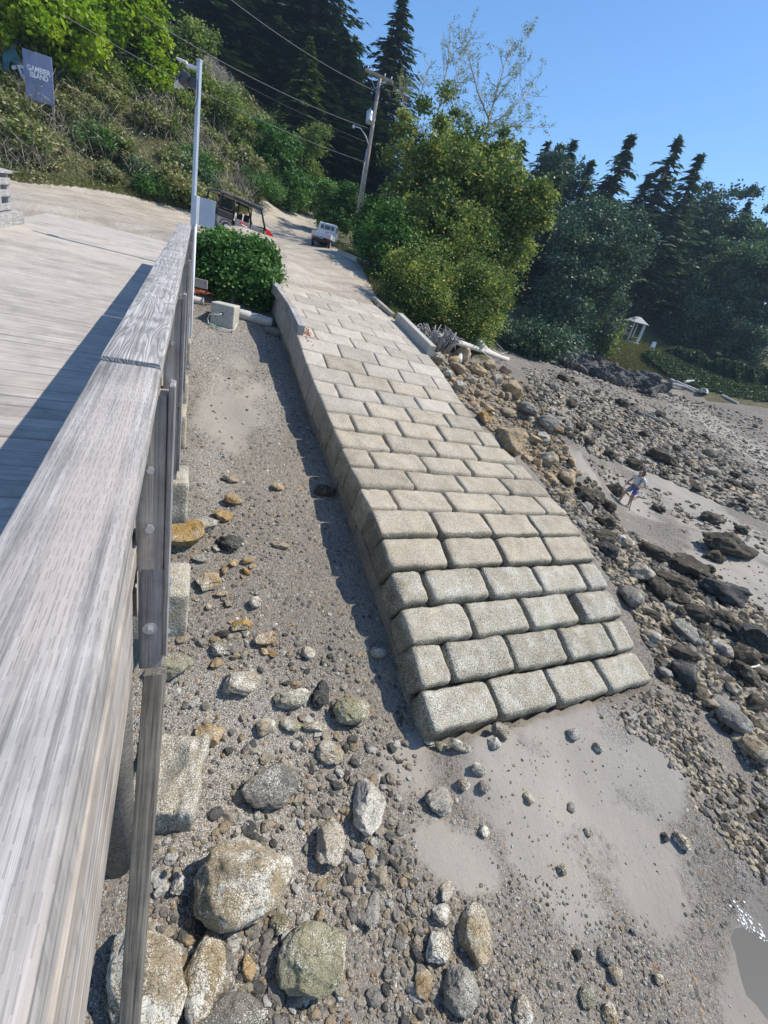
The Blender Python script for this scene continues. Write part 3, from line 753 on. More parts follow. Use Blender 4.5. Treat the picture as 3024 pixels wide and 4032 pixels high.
# pale machined edge board seen under the near cap, and rails between the posts
for hb, dd in ((.62, .14), (.24, .14)):
    for s0, s1 in ((-2.6, 2.45), (2.47, 8.0), (8.02, 13.9)):
        A_ = PF(CAPL - .01, s0, hb); B_ = PF(CAPL - .01, s1, hb)
        oriented_box('rail_board', M['post'], rail, RO, (A_ + B_) / 2, (.045, s1 - s0, dd), Rm)
A_ = PF(CAPL + .02, -2.6, CH - .16); B_ = PF(CAPL + .02, 1.75, CH - .16)
PZ = rotz(-PY)
def upright(name, mat, lat, s, z0, z1, wx, wy, cut=0.0):
    A_ = PF(lat, s, z0); B_ = PF(lat, s, z1)
    ln = abs(z1 - z0); rot = PZ @ np.array([[1, 0, 0], [0, 0, -1], [0, 1, 0.0]])   # local y up
    return oriented_box(name, mat, rail, RO, (A_ + B_) / 2, (wx, ln, wy), rot, .005, 0.01, 14, s)
def bolt(parent, P, axis, r=.018, washer=.035):
    m_ = MB(); ax = np.array(axis, float); P = np.asarray(P)
    m_.tube([P, P + ax * .032], r * 1.25, 6); o = m_.build('bolt', M['bolt'], parent)
    if washer: MB().tube([P - ax * .003, P + ax * .003], washer, 14).build('washer', M['bolt'], o, False)
    return o
for k, s_ in enumerate((2.42, 4.85, 7.3, 9.75, 12.2, 13.7)):
    upright('post', M['post'], -.165, s_ + .07, -.02, CH - .08, .14, .14)
    lo = upright('lower_post', M['post_dark'], -.155, s_ + .06, -.75, .0, .135, .12)
    if k < 3:
        bolt(rail, PF(-.165, s_ - .005, .62) - RO, -PD, .014, 0); bolt(rail, PF(-.165, s_ - .005, .28) - RO, -PD, .018, .0)
        bolt(rail, PF(-.16, s_ - .005, -.42) - RO, -PD, .014, .042); bolt(rail, PF(-.085, s_ + .05, -.12) - RO, PA, .016, .045)
        bolt(rail, PF(-.085, s_ + .05, -.5) - RO, PA, .014, .04)
    oriented_box('outer_batten', M['post_dark'], rail, RO, PF(-.077, s_ + .05, .2), (.03, 1.7, .12), PZ @ np.array([[1, 0, 0], [0, 0, -1], [0, 1, 0.0]]))
# fascia board along the deck edge
for s0, s1 in ((3.1, 8.0), (8.02, 13.9)):
    A_ = PF(-.06, s0, .12); B_ = PF(-.06, s1, .12)
# low kerb timber on the deck under the railing
A_ = PF(-.34, 6.5, .1); oriented_box('kerb_timber', M['post'], rail, RO, PF(-.3, 5.6, .09), (.14, 16.4, .14), Rm)

# near upper fascia: second board seen below the closest cap
for k_ in range(8): oriented_box('skirt_board', M['cap'] if k_ < 6 else M['post'], rail, RO, PF(-.262, -.14, CH - .19 - k_ * .205), (.04, 4.96, .198), Rm, .005, .01, 30, 31 + k_ * 3)
for s0, s1 in ((2.55, 8.0), (8.02, 13.9)):
    for k_ in range(2): oriented_box('skirt_board', M['post'], rail, RO, PF(-.262, (s0 + s1) / 2, -.1 - k_ * .25), (.04, s1 - s0, .24), Rm, .005, .01, 30, 71 + k_ * 3)
# dark lower timber going down from the post
lowb = empty('dark_timber', PF(-.16, 1.6, -2.4)); tag(lowb, 'long dark weathered timber slanting below the pier railing', 'timber')
A_ = at(612, 2640, 3.15); B_ = at(495, 4250, 3.45)
v_ = B_ - A_; ln = np.linalg.norm(v_); y_ = v_ / ln; x_ = np.cross(y_, (0, 0, 1.0)); x_ /= np.linalg.norm(x_); z_ = np.cross(x_, y_)
oriented_box('beam', M['beam'], lowb, PF(-.16, 1.6, -2.4), (A_ + B_) / 2, (.13, ln, .15), np.stack([x_, y_, z_], 1), .006, .02, 30, 4)

# ------------------------------------------------------------------ far railing at the left edge
fr = empty('pier_railing', PF(-4.3, 14)); tag(fr, 'short end of grey slatted timber railing across the deck by the bushes', 'railing')
FO = PF(-4.3, 14)
for s_ in (12.6, 15.9):
    MB().box((0, 0, .53), (.14, .14, 1.06), rotz(-PY), bev=.006).build('post', M['cap2'], fr, loc=Vector(PF(-4.3, s_) - FO))
for hb in (.36, .64, .88):
    A_ = PF(-4.22, 10, hb); B_ = PF(-4.22, 16.0, hb); oriented_box('rail_board', M['cap2'], fr, FO, (A_ + B_) / 2, (.045, 6.0, .14), Rm)
A_ = PF(-4.27, 10, 1.08); B_ = PF(-4.27, 16.05, 1.08); oriented_box('cap_board', M['cap2'], fr, FO, (A_ + B_) / 2, (.25, 6.05, .06), Rm)
A_ = PF(-4.2, 9.5, .13); B_ = PF(-4.2, 16.3, .13); oriented_box('kerb_timber', M['cap2'], fr, FO, (A_ + B_) / 2, (.28, 6.8, .27), Rm)

# ------------------------------------------------------------------ vegetation
M['bark'] = simple('grey_brown_bark', (.13, .11, .09), .9, 0, .4, 12, .02)
M['bark_pale'] = simple('pale_bark', (.34, .31, .27), .9, 0, .3, 14, .01)
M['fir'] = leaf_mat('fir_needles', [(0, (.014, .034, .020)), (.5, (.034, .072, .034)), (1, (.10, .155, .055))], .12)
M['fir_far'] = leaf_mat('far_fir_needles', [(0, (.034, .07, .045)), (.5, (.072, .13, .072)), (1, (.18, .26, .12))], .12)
M['cedar'] = leaf_mat('cedar_sprays', [(0, (.03, .06, .015)), (.5, (.09, .15, .03)), (1, (.18, .25, .05))], .2)
M['maple'] = leaf_mat('maple_leaves', [(0, (.12, .22, .02)), (.5, (.27, .40, .03)), (.85, (.45, .52, .05)), (1, (.58, .46, .05))], .45)
M['alder'] = leaf_mat('alder_leaves', [(0, (.065, .11, .03)), (.5, (.15, .225, .06)), (.85, (.38, .42, .12)), (.95, (.62, .54, .12)), (1, (.48, .36, .2))], .35)
M['bramble'] = leaf_mat('bramble_leaves', [(0, (.035, .095, .022)), (.6, (.09, .20, .045)), (1, (.22, .34, .08))], .25)
M['bank'] = leaf_mat('bank_leaves', [(0, (.07, .11, .03)), (.4, (.17, .22, .065)), (.62, (.30, .31, .12)), (.82, (.42, .37, .2)), (1, (.46, .40, .29))], .3)
M['hedge'] = leaf_mat('hedge_leaves', [(0, (.03, .06, .02)), (.5, (.075, .12, .04)), (.8, (.15, .19, .07)), (1, (.24, .21, .10))], .25)
M['dry'] = leaf_mat('dry_stems', [(0, (.20, .175, .14)), (.6, (.34, .30, .24)), (1, (.50, .45, .36))], .1)
M['grass'] = leaf_mat('grass_blades', [(0, (.06, .09, .025)), (.5, (.13, .16, .04)), (.8, (.25, .22, .09)), (1, (.34, .29, .15))], .3)
M['shrub_blue'] = leaf_mat('grey_green_leaves', [(0, (.045, .085, .045)), (.6, (.11, .18, .085)), (1, (.23, .30, .14))], .25)

def cards(C, L_, W_, A=None, nrm=None, g=None, droop=0.0):
    """diamond shaped leaves; C centres, L_/W_ half sizes; A main axes"""
    g = g or rng; n_ = len(C)
    if A is None: A = g.normal(size=(n_, 3)); A[:, 2] *= .5
    A = A / (np.linalg.norm(A, axis=1)[:, None] + 1e-9)
    B = g.normal(size=(n_, 3)) if nrm is None else np.cross(A, nrm + g.normal(size=(n_, 3)) * .35)
    B -= A * (A * B).sum(1)[:, None]; B /= np.linalg.norm(B, axis=1)[:, None] + 1e-9
    L_ = np.broadcast_to(L_, (n_,))[:, None]; W_ = np.broadcast_to(W_, (n_,))[:, None]
    V = np.stack([C - A * L_, C + B * W_ - A * L_ * .1, C + A * L_, C - B * W_ - A * L_ * .1], 1).reshape(-1, 3)
    Q = np.arange(n_ * 4, dtype=np.int32).reshape(-1, 4)
    return V, Q
def leafmesh(name, C, L_, W_, tint, mat, A=None, nrm=None, g=None):
    V, Q = cards(C, L_, W_, A, nrm, g)
    return mesh_np(name, V, Q, mat, False, np.repeat(np.clip(tint, 0, 1), 4))

def conifer_mesh(seed, h, r, nw=46, card=.30, mat='fir', droop=.35, start=.10, per=6, dens=1.0, wid=.24, ragged=.35):
    g = np.random.default_rng(seed); C = []; A = []; Tn = []; Lc = []
    bt = MB()
    bt.tube([(0, 0, -1.2), (0, 0, h * .3), (.1, 0, h * .7), (0, 0, h)], [h * .014 + .08, h * .011 + .05, h * .006 + .03, .02], 8)
    for i in range(nw):
        f = start + (1 - start) * (i + g.random()) / nw
        z = h * f; Lb = r * ((1 - f) ** .75 + .02) * (1 - ragged / 2 + ragged * g.random())
        if f < start + .12: Lb *= .6 + .4 * g.random()
        for k in range(per):
            if g.random() < .12: continue
            a_ = g.random() * 2 * math.pi; lb = Lb * (.6 + .5 * g.random())
            n_ = int(max(4, lb / card * 3.2 * dens))
            t_ = (np.arange(n_) + g.random(n_)) / n_; t_ = .12 + .88 * t_
            dr = droop * (.6 + .8 * g.random())
            x = lb * t_; zz = z + lb * (.18 * t_ - dr * t_ ** 1.8)
            side = (g.random(n_) - .5) * 2 * wid * lb * (1.05 - t_) ** .6
            hang = -g.random(n_) * card * .8
            ca, sa = math.cos(a_), math.sin(a_)
            C.append(np.stack([x * ca - side * sa, x * sa + side * ca, zz + hang], 1))
            sd = np.sign(side)
            ax_ = np.stack([ca * .8 - sd * sa * .7, sa * .8 + sd * ca * .7, -.35 - .6 * g.random(n_)], 1)
            A.append(ax_)
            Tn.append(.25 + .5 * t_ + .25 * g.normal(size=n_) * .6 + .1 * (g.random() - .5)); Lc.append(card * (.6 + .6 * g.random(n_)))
            if lb > .8 and i % 2 == 0: bt.tube([(0, 0, z), (lb * .5 * ca, lb * .5 * sa, z + lb * (.09 - dr * .3)), (lb * .95 * ca, lb * .95 * sa, z + lb * (.17 - dr * .9))], [.05, .03, .01], 3, cap=False)
    # leader
    n_ = 40; t_ = g.random(n_); C.append(np.stack([g.normal(size=n_) * .12, g.normal(size=n_) * .12, h * (.94 + .07 * t_)], 1)); A.append(np.stack([g.normal(size=n_) * .5, g.normal(size=n_) * .5, np.full(n_, .8)], 1)); Tn.append(t_); Lc.append(np.full(n_, card * .8))
    C = np.concatenate(C); A = np.concatenate(A); Tn = np.concatenate(Tn); Lc = np.concatenate(Lc)
    up = np.tile([0, 0, 1.0], (len(C), 1))
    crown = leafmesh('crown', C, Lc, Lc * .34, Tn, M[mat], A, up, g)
    trunk = mesh_np('trunk', np.concatenate(bt.v), bt.f, M['bark'], True, np.concatenate(bt.t))
    return trunk, crown
def plant(name, cat, label, meshes, base, group=None, rz=None, sc=1.0, lean=(0, 0)):
    o = empty(name, base, random.uniform(0, 6.28) if rz is None else rz); tag(o, label, cat, group)
    o.scale = (sc, sc, sc) if isinstance(sc, (int, float)) else sc
    o.rotation_euler[0] = lean[0]; o.rotation_euler[1] = lean[1]
    for nm, me in meshes: link(nm, me, o)
    return o
def base_from_top(px, py, Z):
    """upright thing whose top shows at px,py at depth Z -> base on the ground and its height"""
    X = at(px, py, Z); g_ = T(X[0], X[1]); return np.array([X[0], X[1], g_ - .2]), X[2] - g_ + .2

def broad_mesh(seed, clumps, leaf=.10, mat='alder', per=220, spread=.45, tintb=(.45, .25), trunk=None, bark='bark', shell=.55, aspect=.55, twigs=0, yellow=.04, branches=True):
    """clumps: list of ellipsoids (cx,cy,cz,rx,ry,rz,n) relative to the base"""
    g = np.random.default_rng(seed); C = []; Tn = []; bt = MB(); cen = []
    for (cx, cy, cz, rx, ry, rz_, k) in clumps:
        d_ = g.normal(size=(k, 3)); d_ /= np.linalg.norm(d_, axis=1)[:, None]
        rad = shell + (1 - shell) * g.random(k) ** .5; rad *= 1 + .12 * g.normal(size=k)
        cc = np.array([cx, cy, cz]) + d_ * rad[:, None] * np.array([rx, ry, rz_])
        cc = cc[cc[:, 2] > .15]
        cen.append(cc)
        ct = tintb[0] + tintb[1] * (g.random(len(cc)) - .5) * 1.6
        n_ = per; sz = spread * (.6 + .8 * g.random(len(cc)))
        P = cc[:, None] + g.normal(size=(len(cc), n_, 3)) * sz[:, None, None] * np.array([.55, .55, .42])
        C.append(P.reshape(-1, 3)); tt = ct[:, None] + g.normal(size=(len(cc), n_)) * .14; tt = np.where(g.random(tt.shape) < yellow, .88 + .12 * g.random(tt.shape), np.clip(tt, 0, .86)); Tn.append(tt.reshape(-1))
    C = np.concatenate(C); Tn = np.concatenate(Tn); cen = np.concatenate(cen)
    keep = C[:, 2] > .02; C = C[keep]; Tn = Tn[keep]
    s_ = leaf * (.6 + .7 * g.random(len(C)))
    crown = leafmesh('crown', C, s_, s_ * aspect, Tn, M[mat], None, None, g)
    top = cen[:, 2].max(); ctr = cen.mean(0)
    if trunk is None: trunk = [((0, 0), .12)]
    for (tx, ty), tr in trunk:
        bt.tube([(tx, ty, -.5), (tx * .8 + ctr[0] * .2, ty * .8 + ctr[1] * .2, top * .3), (ctr[0] * .5 + tx * .5, ctr[1] * .5 + ty * .5, top * .6)], [tr, tr * .75, tr * .45], 7)
        if branches:
            for c_ in cen[g.permutation(len(cen))[:max(8, len(cen) // 3)]]:
                b0 = np.array([tx * .6 + ctr[0] * .4, ty * .6 + ctr[1] * .4, min(c_[2] * .6, top * .55)])
                md = (b0 + c_) / 2 + g.normal(size=3) * .15
                bt.tube([b0, md, c_], [tr * .3, tr * .16, .008], 4, cap=False)
    tm = mesh_np('trunk', np.concatenate(bt.v), bt.f, M[bark], True, np.concatenate(bt.t))
    return tm, crown

# big dark firs above the road, three meshes shared by all of them
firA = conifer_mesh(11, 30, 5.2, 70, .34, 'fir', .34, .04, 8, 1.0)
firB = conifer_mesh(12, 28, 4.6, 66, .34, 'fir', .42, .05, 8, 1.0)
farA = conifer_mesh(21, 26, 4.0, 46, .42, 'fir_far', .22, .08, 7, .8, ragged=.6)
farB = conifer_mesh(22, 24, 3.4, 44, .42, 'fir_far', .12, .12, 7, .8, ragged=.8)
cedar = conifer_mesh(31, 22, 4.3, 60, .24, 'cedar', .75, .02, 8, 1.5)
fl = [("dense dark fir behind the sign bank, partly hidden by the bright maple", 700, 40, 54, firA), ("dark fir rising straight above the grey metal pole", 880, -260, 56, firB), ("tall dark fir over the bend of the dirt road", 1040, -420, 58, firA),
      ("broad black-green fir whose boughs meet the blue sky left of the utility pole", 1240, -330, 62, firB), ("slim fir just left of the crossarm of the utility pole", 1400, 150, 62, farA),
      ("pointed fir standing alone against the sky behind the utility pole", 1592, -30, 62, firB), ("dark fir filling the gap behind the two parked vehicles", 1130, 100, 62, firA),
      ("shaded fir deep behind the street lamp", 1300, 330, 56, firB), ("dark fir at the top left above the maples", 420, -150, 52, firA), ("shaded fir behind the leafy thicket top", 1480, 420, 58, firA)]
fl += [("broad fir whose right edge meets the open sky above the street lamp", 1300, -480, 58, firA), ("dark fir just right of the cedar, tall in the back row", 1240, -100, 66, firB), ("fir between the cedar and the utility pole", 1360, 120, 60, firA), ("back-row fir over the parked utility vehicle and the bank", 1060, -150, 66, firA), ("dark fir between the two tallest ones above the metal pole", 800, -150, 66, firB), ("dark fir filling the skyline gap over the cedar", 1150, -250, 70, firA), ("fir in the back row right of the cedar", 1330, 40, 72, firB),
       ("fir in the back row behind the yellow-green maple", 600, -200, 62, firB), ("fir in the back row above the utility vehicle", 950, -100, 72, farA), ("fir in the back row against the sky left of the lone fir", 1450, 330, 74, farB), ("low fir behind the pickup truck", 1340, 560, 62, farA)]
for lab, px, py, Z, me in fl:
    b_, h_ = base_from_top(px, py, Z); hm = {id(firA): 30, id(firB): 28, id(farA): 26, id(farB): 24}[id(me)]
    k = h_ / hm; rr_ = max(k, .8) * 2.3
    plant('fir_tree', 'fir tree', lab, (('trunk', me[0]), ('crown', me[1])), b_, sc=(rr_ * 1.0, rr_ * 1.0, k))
b_, h_ = base_from_top(1225, 150, 52)
plant('cedar_tree', 'cedar tree', 'drooping yellow-green cedar hanging over the road bend left of the street lamp', (('trunk', cedar[0]), ('crown', cedar[1])), b_, sc=(1.25, 1.25, h_ / 22))

# far conifers over the bay
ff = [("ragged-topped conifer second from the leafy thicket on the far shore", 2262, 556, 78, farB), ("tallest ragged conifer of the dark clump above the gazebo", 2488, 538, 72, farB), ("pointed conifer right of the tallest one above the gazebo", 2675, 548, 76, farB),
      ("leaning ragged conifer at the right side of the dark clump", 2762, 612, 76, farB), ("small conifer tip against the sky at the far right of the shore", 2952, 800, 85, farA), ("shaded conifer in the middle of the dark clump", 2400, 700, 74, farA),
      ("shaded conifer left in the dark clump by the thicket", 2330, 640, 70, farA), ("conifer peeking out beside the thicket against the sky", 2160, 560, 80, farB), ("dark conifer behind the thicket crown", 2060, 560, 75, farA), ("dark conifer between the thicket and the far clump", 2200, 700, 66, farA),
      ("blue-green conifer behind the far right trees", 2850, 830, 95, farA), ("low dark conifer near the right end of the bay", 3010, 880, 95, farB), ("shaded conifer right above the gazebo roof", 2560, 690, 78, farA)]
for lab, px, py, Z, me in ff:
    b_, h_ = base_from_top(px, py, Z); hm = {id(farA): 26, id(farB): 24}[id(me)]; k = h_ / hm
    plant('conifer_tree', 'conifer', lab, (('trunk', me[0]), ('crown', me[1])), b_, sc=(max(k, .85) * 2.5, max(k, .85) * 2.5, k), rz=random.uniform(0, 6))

# leafy trees of the far shore
def broad(name, cat, lab, pxc, pyc, Z, wpx, hpx, leaf, mat, seed, k=60, per=150, spread=.9, to_ground=True, depth=1.0, **kw):
    """ellipsoid crown centred on a photo point at depth Z, size in photo pixels"""
    X = at(pxc, pyc, Z); rx = wpx / 2 * Z / F; rz_ = hpx / 2 * Z / F; g_ = T(X[0], X[1])
    cz = X[2] - g_
    gk = np.random.default_rng(seed + 900); cl = [(0, 0, cz, rx * .78, rx * depth * .8, rz_ * .80, k // 2)]
    for q_ in range(8):
        d_ = gk.normal(size=3); d_ /= np.linalg.norm(d_); f_ = .35 + .3 * gk.random(); cl.append((d_[0] * rx * .72, d_[1] * rx * depth * .6, cz + d_[2] * rz_ * .75, rx * f_, rx * f_ * depth, rz_ * f_ * .8, max(4, k // 9)))
    if to_ground and cz - rz_ > .3: cl.append((0, 0, cz * .5, rx * .75, rx * .75 * depth, cz * .5, k // 2))
    me = broad_mesh(seed, cl, leaf, mat, per, spread, **kw)
    return plant(name, cat, lab, (('trunk', me[0]), ('crown', me[1])), (X[0], X[1], g_), rz=0)
bl = [("rounded mid-green leafy tree right of the gazebo", 2840, 1130, 80, 300, 480, .26, 'shrub_blue', 41, 90), ("leafy tree at the far right edge of the bay", 3010, 1180, 78, 260, 460, .26, 'shrub_blue', 42, 80),
      ("bushy tree whose boughs overhang the gazebo", 2680, 1060, 92, 300, 420, .26, 'shrub_blue', 43, 90), ("dark spreading tree leaning over the shaded shore", 2370, 1030, 66, 380, 440, .22, 'fir_far', 44, 110),
      ("dark low tree at the left of the shaded shore", 2240, 1120, 60, 260, 420, .22, 'fir_far', 45, 70), ("sunlit olive tree on the bank left of the gazebo", 2370, 1300, 70, 170, 150, .20, 'alder', 46, 40),
      ("pale yellow-green tree behind the gazebo", 2560, 1190, 95, 200, 260, .24, 'alder', 47, 40), ("round green tree under the small conifer tip at the far right", 2900, 960, 88, 260, 240, .28, 'shrub_blue', 48, 60),
      ("dark green tree filling in behind the gazebo roof", 2480, 1000, 90, 300, 360, .26, 'fir_far', 49, 80), ("small round tree on the skyline right of the thicket", 2160, 780, 74, 240, 300, .26, 'fir_far', 50, 60),
      ("dark tree on the skyline at the right end", 2780, 860, 90, 260, 300, .28, 'fir_far', 51, 60), ("large leafy tree cut by the right edge of the view", 3060, 1080, 84, 300, 520, .28, "shrub_blue", 54, 100), ("dark bush added as shade on the shore next to the thicket", 2100, 1335, 46, 240, 110, .16, "fir_far", 55, 40), ("dark low bush added as shade at the middle of the shore", 2230, 1370, 56, 220, 90, .18, "fir_far", 56, 36), ("dark undergrowth tree at the foot of the far right trees", 2960, 1340, 76, 240, 160, .22, 'fir_far', 52, 40),("dark green tree low beside the right edge", 2740, 1270, 80, 240, 160, .22, 'fir_far', 53, 40)]  # both dark shore bushes are added to stand in for the deep shadow there
for lab, px, py, Z, wp, hp, lf, mt, sd, k in bl:
    broad('leafy_tree', 'tree', lab, px, py, Z, wp, hp, lf, mt, sd, k, 190, 1.1)

# thicket right of the road: several alders and willows
th = [("tall yellow-green alder leaning over the road right of the utility pole", 1660, 760, 29, 290, 600, .085, 'alder', 61, 85), ("dense alder in the middle of the roadside thicket", 1800, 880, 28, 420, 560, .085, 'alder', 62, 110),
      ("round sunlit alder at the right end of the thicket", 1975, 960, 29, 290, 500, .085, 'alder', 63, 85), ("bushy willow over the driftwood log", 1850, 1160, 25.5, 340, 290, .06, 'alder', 64, 90),
      ("dark green bush over the ramp's right edge", 1520, 950, 25.5, 210, 250, .07, 'bramble', 65, 60), ("low willow bush beside the concrete kerb of the ramp", 1640, 1130, 23, 260, 260, .055, 'alder', 66, 60),
      ("small-leaved bush behind the stump", 1780, 1200, 25, 240, 200, .055, 'alder', 67, 45), ("tangled willow between the alders, full of small yellow leaves", 1720, 1010, 27, 420, 420, .07, "alder", 70, 80), ("upper alder bough mass left of the half-bare trees", 1730, 650, 31, 270, 400, .085, "alder", 75, 60), ("upper alder crown under the half-bare trees", 1905, 690, 31, 290, 320, .085, "alder", 76, 60), ("dark bush at the foot of the utility pole", 1475, 880, 31, 140, 160, .08, 'bramble', 68, 35), ("shaded bush behind the pale pickup truck", 1330, 800, 40, 200, 150, .09, 'bramble', 69, 30)]
for lab, px, py, Z, wp, hp, lf, mt, sd, k in th:
    broad('alder_tree' if mt == 'alder' else 'leafy_bush', 'tree' if mt == 'alder' else 'bush', lab, px, py, Z, wp, hp, lf * 1.3, mt, sd, k, 210, .50, aspect=.5, tintb=(.42, .5), yellow=.10 if mt == 'alder' else .03)

# thin nearly bare trees against the sky
def twig_tree(seed, base, pts, r0, leafn, mat='alder', leaf=.07):
    """pts: list of limbs (3-D polylines)"""
    g = np.random.default_rng(seed); bt = MB(); C = []
    for pl, rr0 in pts:
        pl = np.array(pl, float) - base
        bt.tube(pl, np.linspace(rr0, rr0 * .25, len(pl)), 5)
        seg = [(pl[i], pl[i + 1]) for i in range(len(pl) - 1)]
        for _ in range(30):
            a_, b_ = seg[g.integers(len(seg))]; q = a_ + (b_ - a_) * g.random(); dv = (b_ - a_) / np.linalg.norm(b_ - a_) + g.normal(size=3) * .6; dv[2] = abs(dv[2]); dv /= np.linalg.norm(dv)
            l_ = .6 + 1.3 * g.random(); m_ = q + dv * l_ * .5 + g.normal(size=3) * .08; e_ = q + dv * l_ + g.normal(size=3) * .15
            bt.tube([q, m_, e_], [rr0 * .28, rr0 * .2, .006], 4, cap=False)
            for _k in range(3):
                d2 = dv + g.normal(size=3) * .7; d2 /= np.linalg.norm(d2); s0 = q + (e_ - q) * (.3 + .7 * g.random()); e2 = s0 + d2 * (.25 + .5 * g.random())
                bt.tube([s0, e2], [.010, .005], 3, cap=False)
                C.append(s0 + (e2 - s0) * g.random((leafn, 1)) + g.normal(size=(leafn, 3)) * .07)
    C = np.concatenate(C); s_ = leaf * (.6 + .6 * g.random(len(C)))
    crown = leafmesh('crown', C, s_, s_ * .5, .35 + .45 * g.random(len(C)) + (g.random(len(C)) < .12) * .3, M[mat], None, None, g)
    return mesh_np('trunk', np.concatenate(bt.v), bt.f, M['bark_pale'], True, np.concatenate(bt.t)), crown
Z = 33; b_ = at(1880, 900, Z)
lim = [([at(1880, 900, Z), at(1900, 640, Z), at(1925, 470, Z), at(1975, 300, Z + .5), at(2010, 180, Z + 1)], .11), ([at(1925, 470, Z), at(1880, 360, Z - .6), at(1850, 240, Z - 1), at(1835, 150, Z)], .06), ([at(1915, 500, Z), at(2010, 440, Z + 1), at(2110, 330, Z + 1.5)], .055),
       ([at(1900, 560, Z), at(1990, 500, Z - 1), at(2130, 500, Z)], .045), ([at(1945, 400, Z), at(2020, 300, Z), at(2080, 130, Z)], .04), ([at(1910, 600, Z), at(1850, 480, Z + 1), at(1800, 390, Z + 1)], .045)]
me = twig_tree(71, b_, lim, .1, 8); plant('bare_tree', 'tree', 'thin half-bare tree with few leaves against the blue sky, right one', (('trunk', me[0]), ('crown', me[1])), b_, rz=0)
Z = 34; b_ = at(1640, 850, Z)
lim = [([at(1640, 850, Z), at(1690, 600, Z), at(1730, 420, Z), at(1765, 250, Z), at(1775, 90, Z)], .09), ([at(1660, 760, Z), at(1640, 560, Z), at(1655, 380, Z + 1), at(1690, 230, Z + 1)], .07), ([at(1730, 420, Z), at(1800, 330, Z), at(1815, 200, Z)], .05), ([at(1690, 600, Z), at(1590, 420, Z - 1), at(1570, 330, Z - 1)], .045)]
me = twig_tree(72, b_, lim, .1, 6); plant('bare_tree', 'tree', 'pale wispy half-bare tree beside the tall lone fir, with thin upright limbs', (('trunk', me[0]), ('crown', me[1])), b_, rz=0)

# maples above the bank
_, zA = on_ground(130, 330); _, zB = on_ground(520, 430); print('maple depth', zA, zB)
mp = [("bright green maple overhanging the island name sign", 130, 70, zA - .5, 440, 300, .15, 81, 70), ("bright yellow-green maple hanging over the bank, right one", 505, 120, zB - .5, 290, 430, .15, 82, 75)]
for lab, px, py, Z, wp, hp, lf, sd, k in mp:
    broad('maple_tree', 'maple tree', lab, px, py, Z, wp, hp, lf, 'maple', sd, k, 190, .6, to_ground=False, aspect=.8, yellow=.05)
sh = [("olive shrub tree behind the top of the metal pole", 750, 260, 38, 200, 330, .12, 'alder', 83, 50), ("green maple sapling left of the road bend", 1110, 680, 44, 260, 330, .15, 'bramble', 84, 55), ("yellowish sapling at the road bend", 1200, 620, 47, 170, 300, .10, 'alder', 85, 40),
      ("leafy bush at the inside of the road bend", 1210, 770, 50, 180, 130, .10, 'bramble', 86, 25), ("bramble bush on the bank behind the utility vehicle", 1000, 760, 40, 260, 160, .08, 'bramble', 87, 35), ("shrub on the bank under the olive shrub tree", 860, 520, 39, 220, 320, .09, 'alder', 88, 50)]
for lab, px, py, Z, wp, hp, lf, mt, sd, k in sh:
    broad('leafy_bush', 'bush', lab, px, py, Z, wp, hp, lf, mt, sd, k, 260, .55, yellow=.06)

# the big bramble bush between pier and ramp
gb = np.random.default_rng(5)
bb = np.array([-7.3, 17.6]); bz = T(*bb)
cl = [(-.6, -.2, 1.0, 1.5, 1.3, 1.3, 60), (.8, .2, .9, 1.4, 1.2, 1.35, 60), (0, .6, 1.5, 1.9, 1.0, .9, 50), (1.5, .5, 1.1, .8, .8, 1.2, 30)]
X0 = at(925, 1060, 16.2); base = np.array([X0[0], X0[1], T(X0[0], X0[1])])
cl = [(X[0] - base[0], X[1] - base[1], X[2] - base[2], a, b__, c_, k) for X, a, b__, c_, k in (
    (at(850, 1030, 17.2), .85, .8, .75, 50), (at(985, 1030, 17.6), .80, .8, .7, 50), (at(850, 1110, 17.2), .80, .7, .75, 50), (at(975, 1120, 17.2), .95, .7, .8, 60), (at(890, 975, 18), .8, .7, .45, 36), (at(1040, 1075, 17.8), .4, .6, .75, 30), (at(950, 1165, 17.2), .8, .5, .4, 30))]
me = broad_mesh(91, cl, .06, 'bramble', 330, .30, tintb=(.5, .35), aspect=.8, yellow=.0, shell=.75, branches=False)
plant('bramble_bush', 'bush', 'big glossy green bramble bush between the pier end and the ramp wall', (('trunk', me[0]), ('crown', me[1])), base, rz=0)

# leaves covering the bank, hedge and lawn edge, and grass: uncountable, one object each
def scatter_region(n, poly_px=None, xy=None, cond=None, g=None):
    g = g or rng; P = []
    x0, x1, y0, y1 = xy
    x = x0 + (x1 - x0) * g.random(n); y = y0 + (y1 - y0) * g.random(n)
    k = cond(x, y); x, y = x[k], y[k]; z = terr(x, y)
    return np.stack([x, y, z], 1)
gg = np.random.default_rng(77)
def hillcond(x, y):
    Xc = np.stack([x, y, terr(x, y)], 1) @ CM
    u = PPX + F * Xc[:, 0] / -Xc[:, 2]; v = PPY - F * Xc[:, 1] / -Xc[:, 2]
    return (~inpoly(x, y, ROADP)) & (Xc[:, 2] < -5) & (u > -500) & (u < 1350) & (v > -400)
P = scatter_region(60000, xy=(-60, -12, 20, 72), cond=lambda x, y: hillcond(x, y) & (y > 21 + 0 * x) & ((x + .8 * (y - 20)) < 14), g=gg)
lump = .5 + .5 * vnoise(np.stack([P[:, 0] * .55, P[:, 1] * .55, P[:, 2] * .55], 1))
edge = np.clip((terr(P[:, 0], P[:, 1]) - .6) / 2.5, .15, 1)
P4 = np.repeat(P, 4, 0); lm = np.repeat(lump, 4); ed = np.repeat(edge, 4)
P4 = P4 + gg.normal(size=P4.shape) * .22; hgt = (.2 + 1.7 * lm ** 1.5) * ed * gg.random(len(P4)) ** .6; P4[:, 2] += hgt
